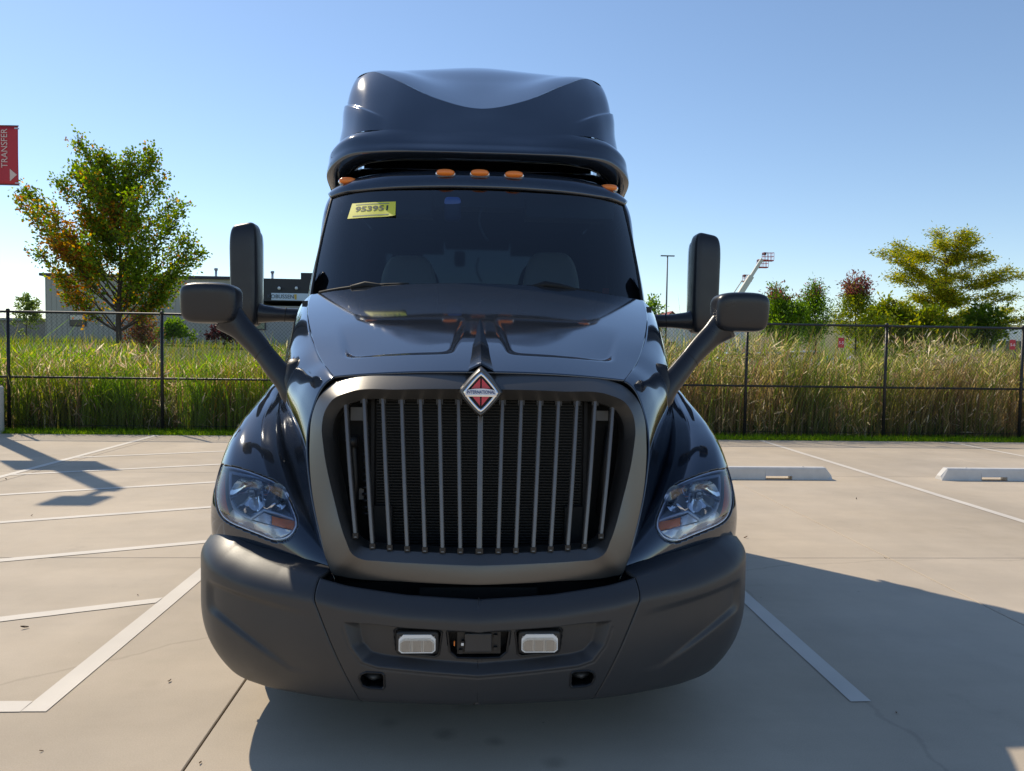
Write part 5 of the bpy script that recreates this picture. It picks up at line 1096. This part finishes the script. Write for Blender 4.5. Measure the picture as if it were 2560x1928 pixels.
# boom lifts
def lift(px0, py0, px1, py1, Y, w, bw, lb):
    a, b = at(px0, py0, Y), at(px1, py1, Y); zb = float(terrain(a[0], Y)); d = b - a; base = a - d * ((a[2] - zb - 2.2) / d[2]); t = thing('boom_lift', lb, 'boom lift', (base[0], Y, zb), 0, 'boom lifts on the horizon'); o = np.array([base[0], Y, zb]); A, B = base - o, b - o
    mb = MB(); mb.bar(A, A + (B - A) * .80, w, w * 1.2); mb.build('boom', 'lift_cream', t); mb = MB(); mb.bar(A + (B - A) * .55, B, w * .6, w * .7); mb.bar(B + np.array([-.1, 0, -.3]), B + np.array([.55, 0, -.25]), .2); mb.build('boom_extension', 'lift_cream', t)
    x0, x1, z0, z1 = B[0] + .15, B[0] + .15 + bw, B[2] - .15, B[2] + bw * .62; mb = MB()
    for x in (x0, (x0 * 2 + x1) / 3, (x0 + 2 * x1) / 3, x1):
        for y in (-.4, .4): mb.bar((x, y, z0), (x, y, z1), .05)
    for z in (z0 + (z1 - z0) * .5, z1):
        for y in (-.4, .4): mb.bar((x0, y, z), (x1, y, z), .05)
        for x in (x0, x1): mb.bar((x, -.4, z), (x, .4, z), .05)
    mb.box(x0, x1, -.42, .42, z0 - .14, z0); mb.build('basket', 'lift_red', t); mb = MB(); mb.box(x0 - .02, x0 + .34, -.35, .35, z1 - .30, z1 + .05); mb.build('control_panel', 'siding_dark', t)
    mb = MB(); mb.box(A[0] - 1.1, A[0] + 1.1, -1.0, 1.0, .5, 1.9); bevel(mb.build('chassis', 'lift_red', t), .1)
    for sx_ in (-.9, .9):
        for sy in (-1.0, 1.0): mb = MB(); mb.cyl((A[0] + sx_, sy, .45), (0, 1, 0), .45, .3, 16); mb.build('wheel', 'rubber', t)
lift(1850, 735, 1905, 648, 110, .62, 1.45, 'boom lift with the tallest thick cream boom and red basket, rightmost on the horizon')
lift(1846, 735, 1892, 665, 116, .30, 1.5, 'boom lift with a thinner boom just behind the tallest one')
lift(1833, 735, 1856, 700, 125, .20, 1.3, 'smallest boom lift, leftmost on the horizon with a low red basket')
# white gabled building with red roof
YH = 150; c = at(1680, 781, YH); zb = 1.0; hs = thing('gabled_house', 'white gabled building with a red roof, far off between mirror and hood', 'building', (c[0], YH, zb)); zr = c[2] - zb; hw = 3.2
mb = MB(); mb.add([(-hw, 0, 0), (hw, 0, 0), (hw, 0, zr - 2.9), (0, 0, zr), (-hw, 0, zr - 2.9), (-hw, 12, 0), (hw, 12, 0), (hw, 12, zr - 2.9), (0, 12, zr), (-hw, 12, zr - 2.9)], [(0, 1, 2, 3, 4), (9, 8, 7, 6, 5), (0, 4, 9, 5), (1, 6, 7, 2)]); mb.build('wall', 'house_white', hs)
mb = MB()
for s in (1, -1): mb.add([(s * -.02, -.5, zr + .05), (s * (hw + .5), -.5, zr - 3.4), (s * (hw + .5), 12.5, zr - 3.4), (s * -.02, 12.5, zr + .05), (s * -.02, -.5, zr + .25), (s * (hw + .5), -.5, zr - 3.15), (s * (hw + .5), 12.5, zr - 3.15), (s * -.02, 12.5, zr + .25)], [(0, 1, 2, 3), (4, 5, 6, 7), (0, 1, 5, 4), (2, 3, 7, 6), (1, 2, 6, 5), (0, 3, 7, 4)])
mb.build('roof', 'roof_red', hs); mb = MB(); mb.box(-.9, .9, -.05, 0.02, 1.5, 3.2); mb.build('window', 'window_dark', hs)
mb = MB(); mb.box(3.8, 16, 2, 14, 0, zr - 1.4); wg = mb.build('wing', 'house_white', hs); mb = MB(); mb.box(3.8, 16.2, 1.8, 14.2, zr - 1.4 + .003, zr - 1.15); mb.build('wing_roof', 'roof_red', wg)
# vehicles half hidden behind the right reeds
def car(x, y, rz, m, lb):
    zb = float(terrain(x, y)); t = thing('parked_car', lb, 'car', (x, y, zb), rz, 'vehicles parked beyond the right reeds'); prof = [(-2.2, .45), (-2.25, .75), (-1.4, .95), (-.75, 1.42), (.75, 1.45), (1.5, 1.02), (2.2, .92), (2.25, .45)]; mb = MB(); n = len(prof)
    sec = lambda y_, k: [(a, y_ * (1 if b < 1 else k), b) for a, b in prof]; V = sec(-.88, .8) + sec(.88, .8); mb.add(V, [tuple(range(n)), tuple(range(2 * n - 1, n - 1, -1))] + [(i, i + n, (i + 1) % n + n, (i + 1) % n) for i in range(n)]); bevel(mb.build('body', m, t), .07, 2)
    mb = MB(); mb.box(-1.15, 1.2, -.80, .80, 1.0, 1.33); mb.build('window', 'window_dark', t)
    for a in (-1.35, 1.35):
        for b in (-.8, .8): mb = MB(); mb.cyl((a, b, .33), (0, 1, 0), .33, .22, 16); mb.build('wheel', 'rubber', t)
for px, Y, m, lb in ((1850, 46, 'car_white', 'white parked car half hidden by reeds below the mirror arm'), (1925, 47, 'car_silver', 'silver parked car beyond the reeds left of the stall plate'), (2010, 50, 'car_white', 'white parked car beyond the reeds right of the fence post'), (2190, 52, 'car_red', 'red parked car beyond the reeds under the locust tree'), (2330, 52, 'car_white', 'white parked car beyond the reeds beneath the locust trunk')):
    q = at(px, 870, Y); car(q[0], Y, rng.uniform(-.3, .3), m, lb)
for px, Y, lb in ((2560, 74, 'white-topped box trailer at the far right edge beyond the fence'),):
    q = at(px, 815, Y); zb = float(terrain(q[0], Y)); t = thing('box_trailer', lb, 'trailer', (q[0], Y, zb), 0); mb = MB(); mb.box(-3, 5, -1.25, 1.25, 2.5, 3.7); bevel(mb.build('box', 'car_white', t), .04); mb = MB(); mb.box(-2.9, 4.9, -1.2, 1.2, .9, 2.5); mb.build('skirt', 'pole_paint', t); mb = MB(); mb.box(-4.8, 4.8, -.5, .5, .9, 1.15); mb.build('frame', 'gap_black', t)
    for a in (-2.3, -1.2, 3.2): mb = MB(); mb.cyl((a, 0, .5), (0, 1, 0), .5, 2.3, 16); mb.build('wheel', 'rubber', t)
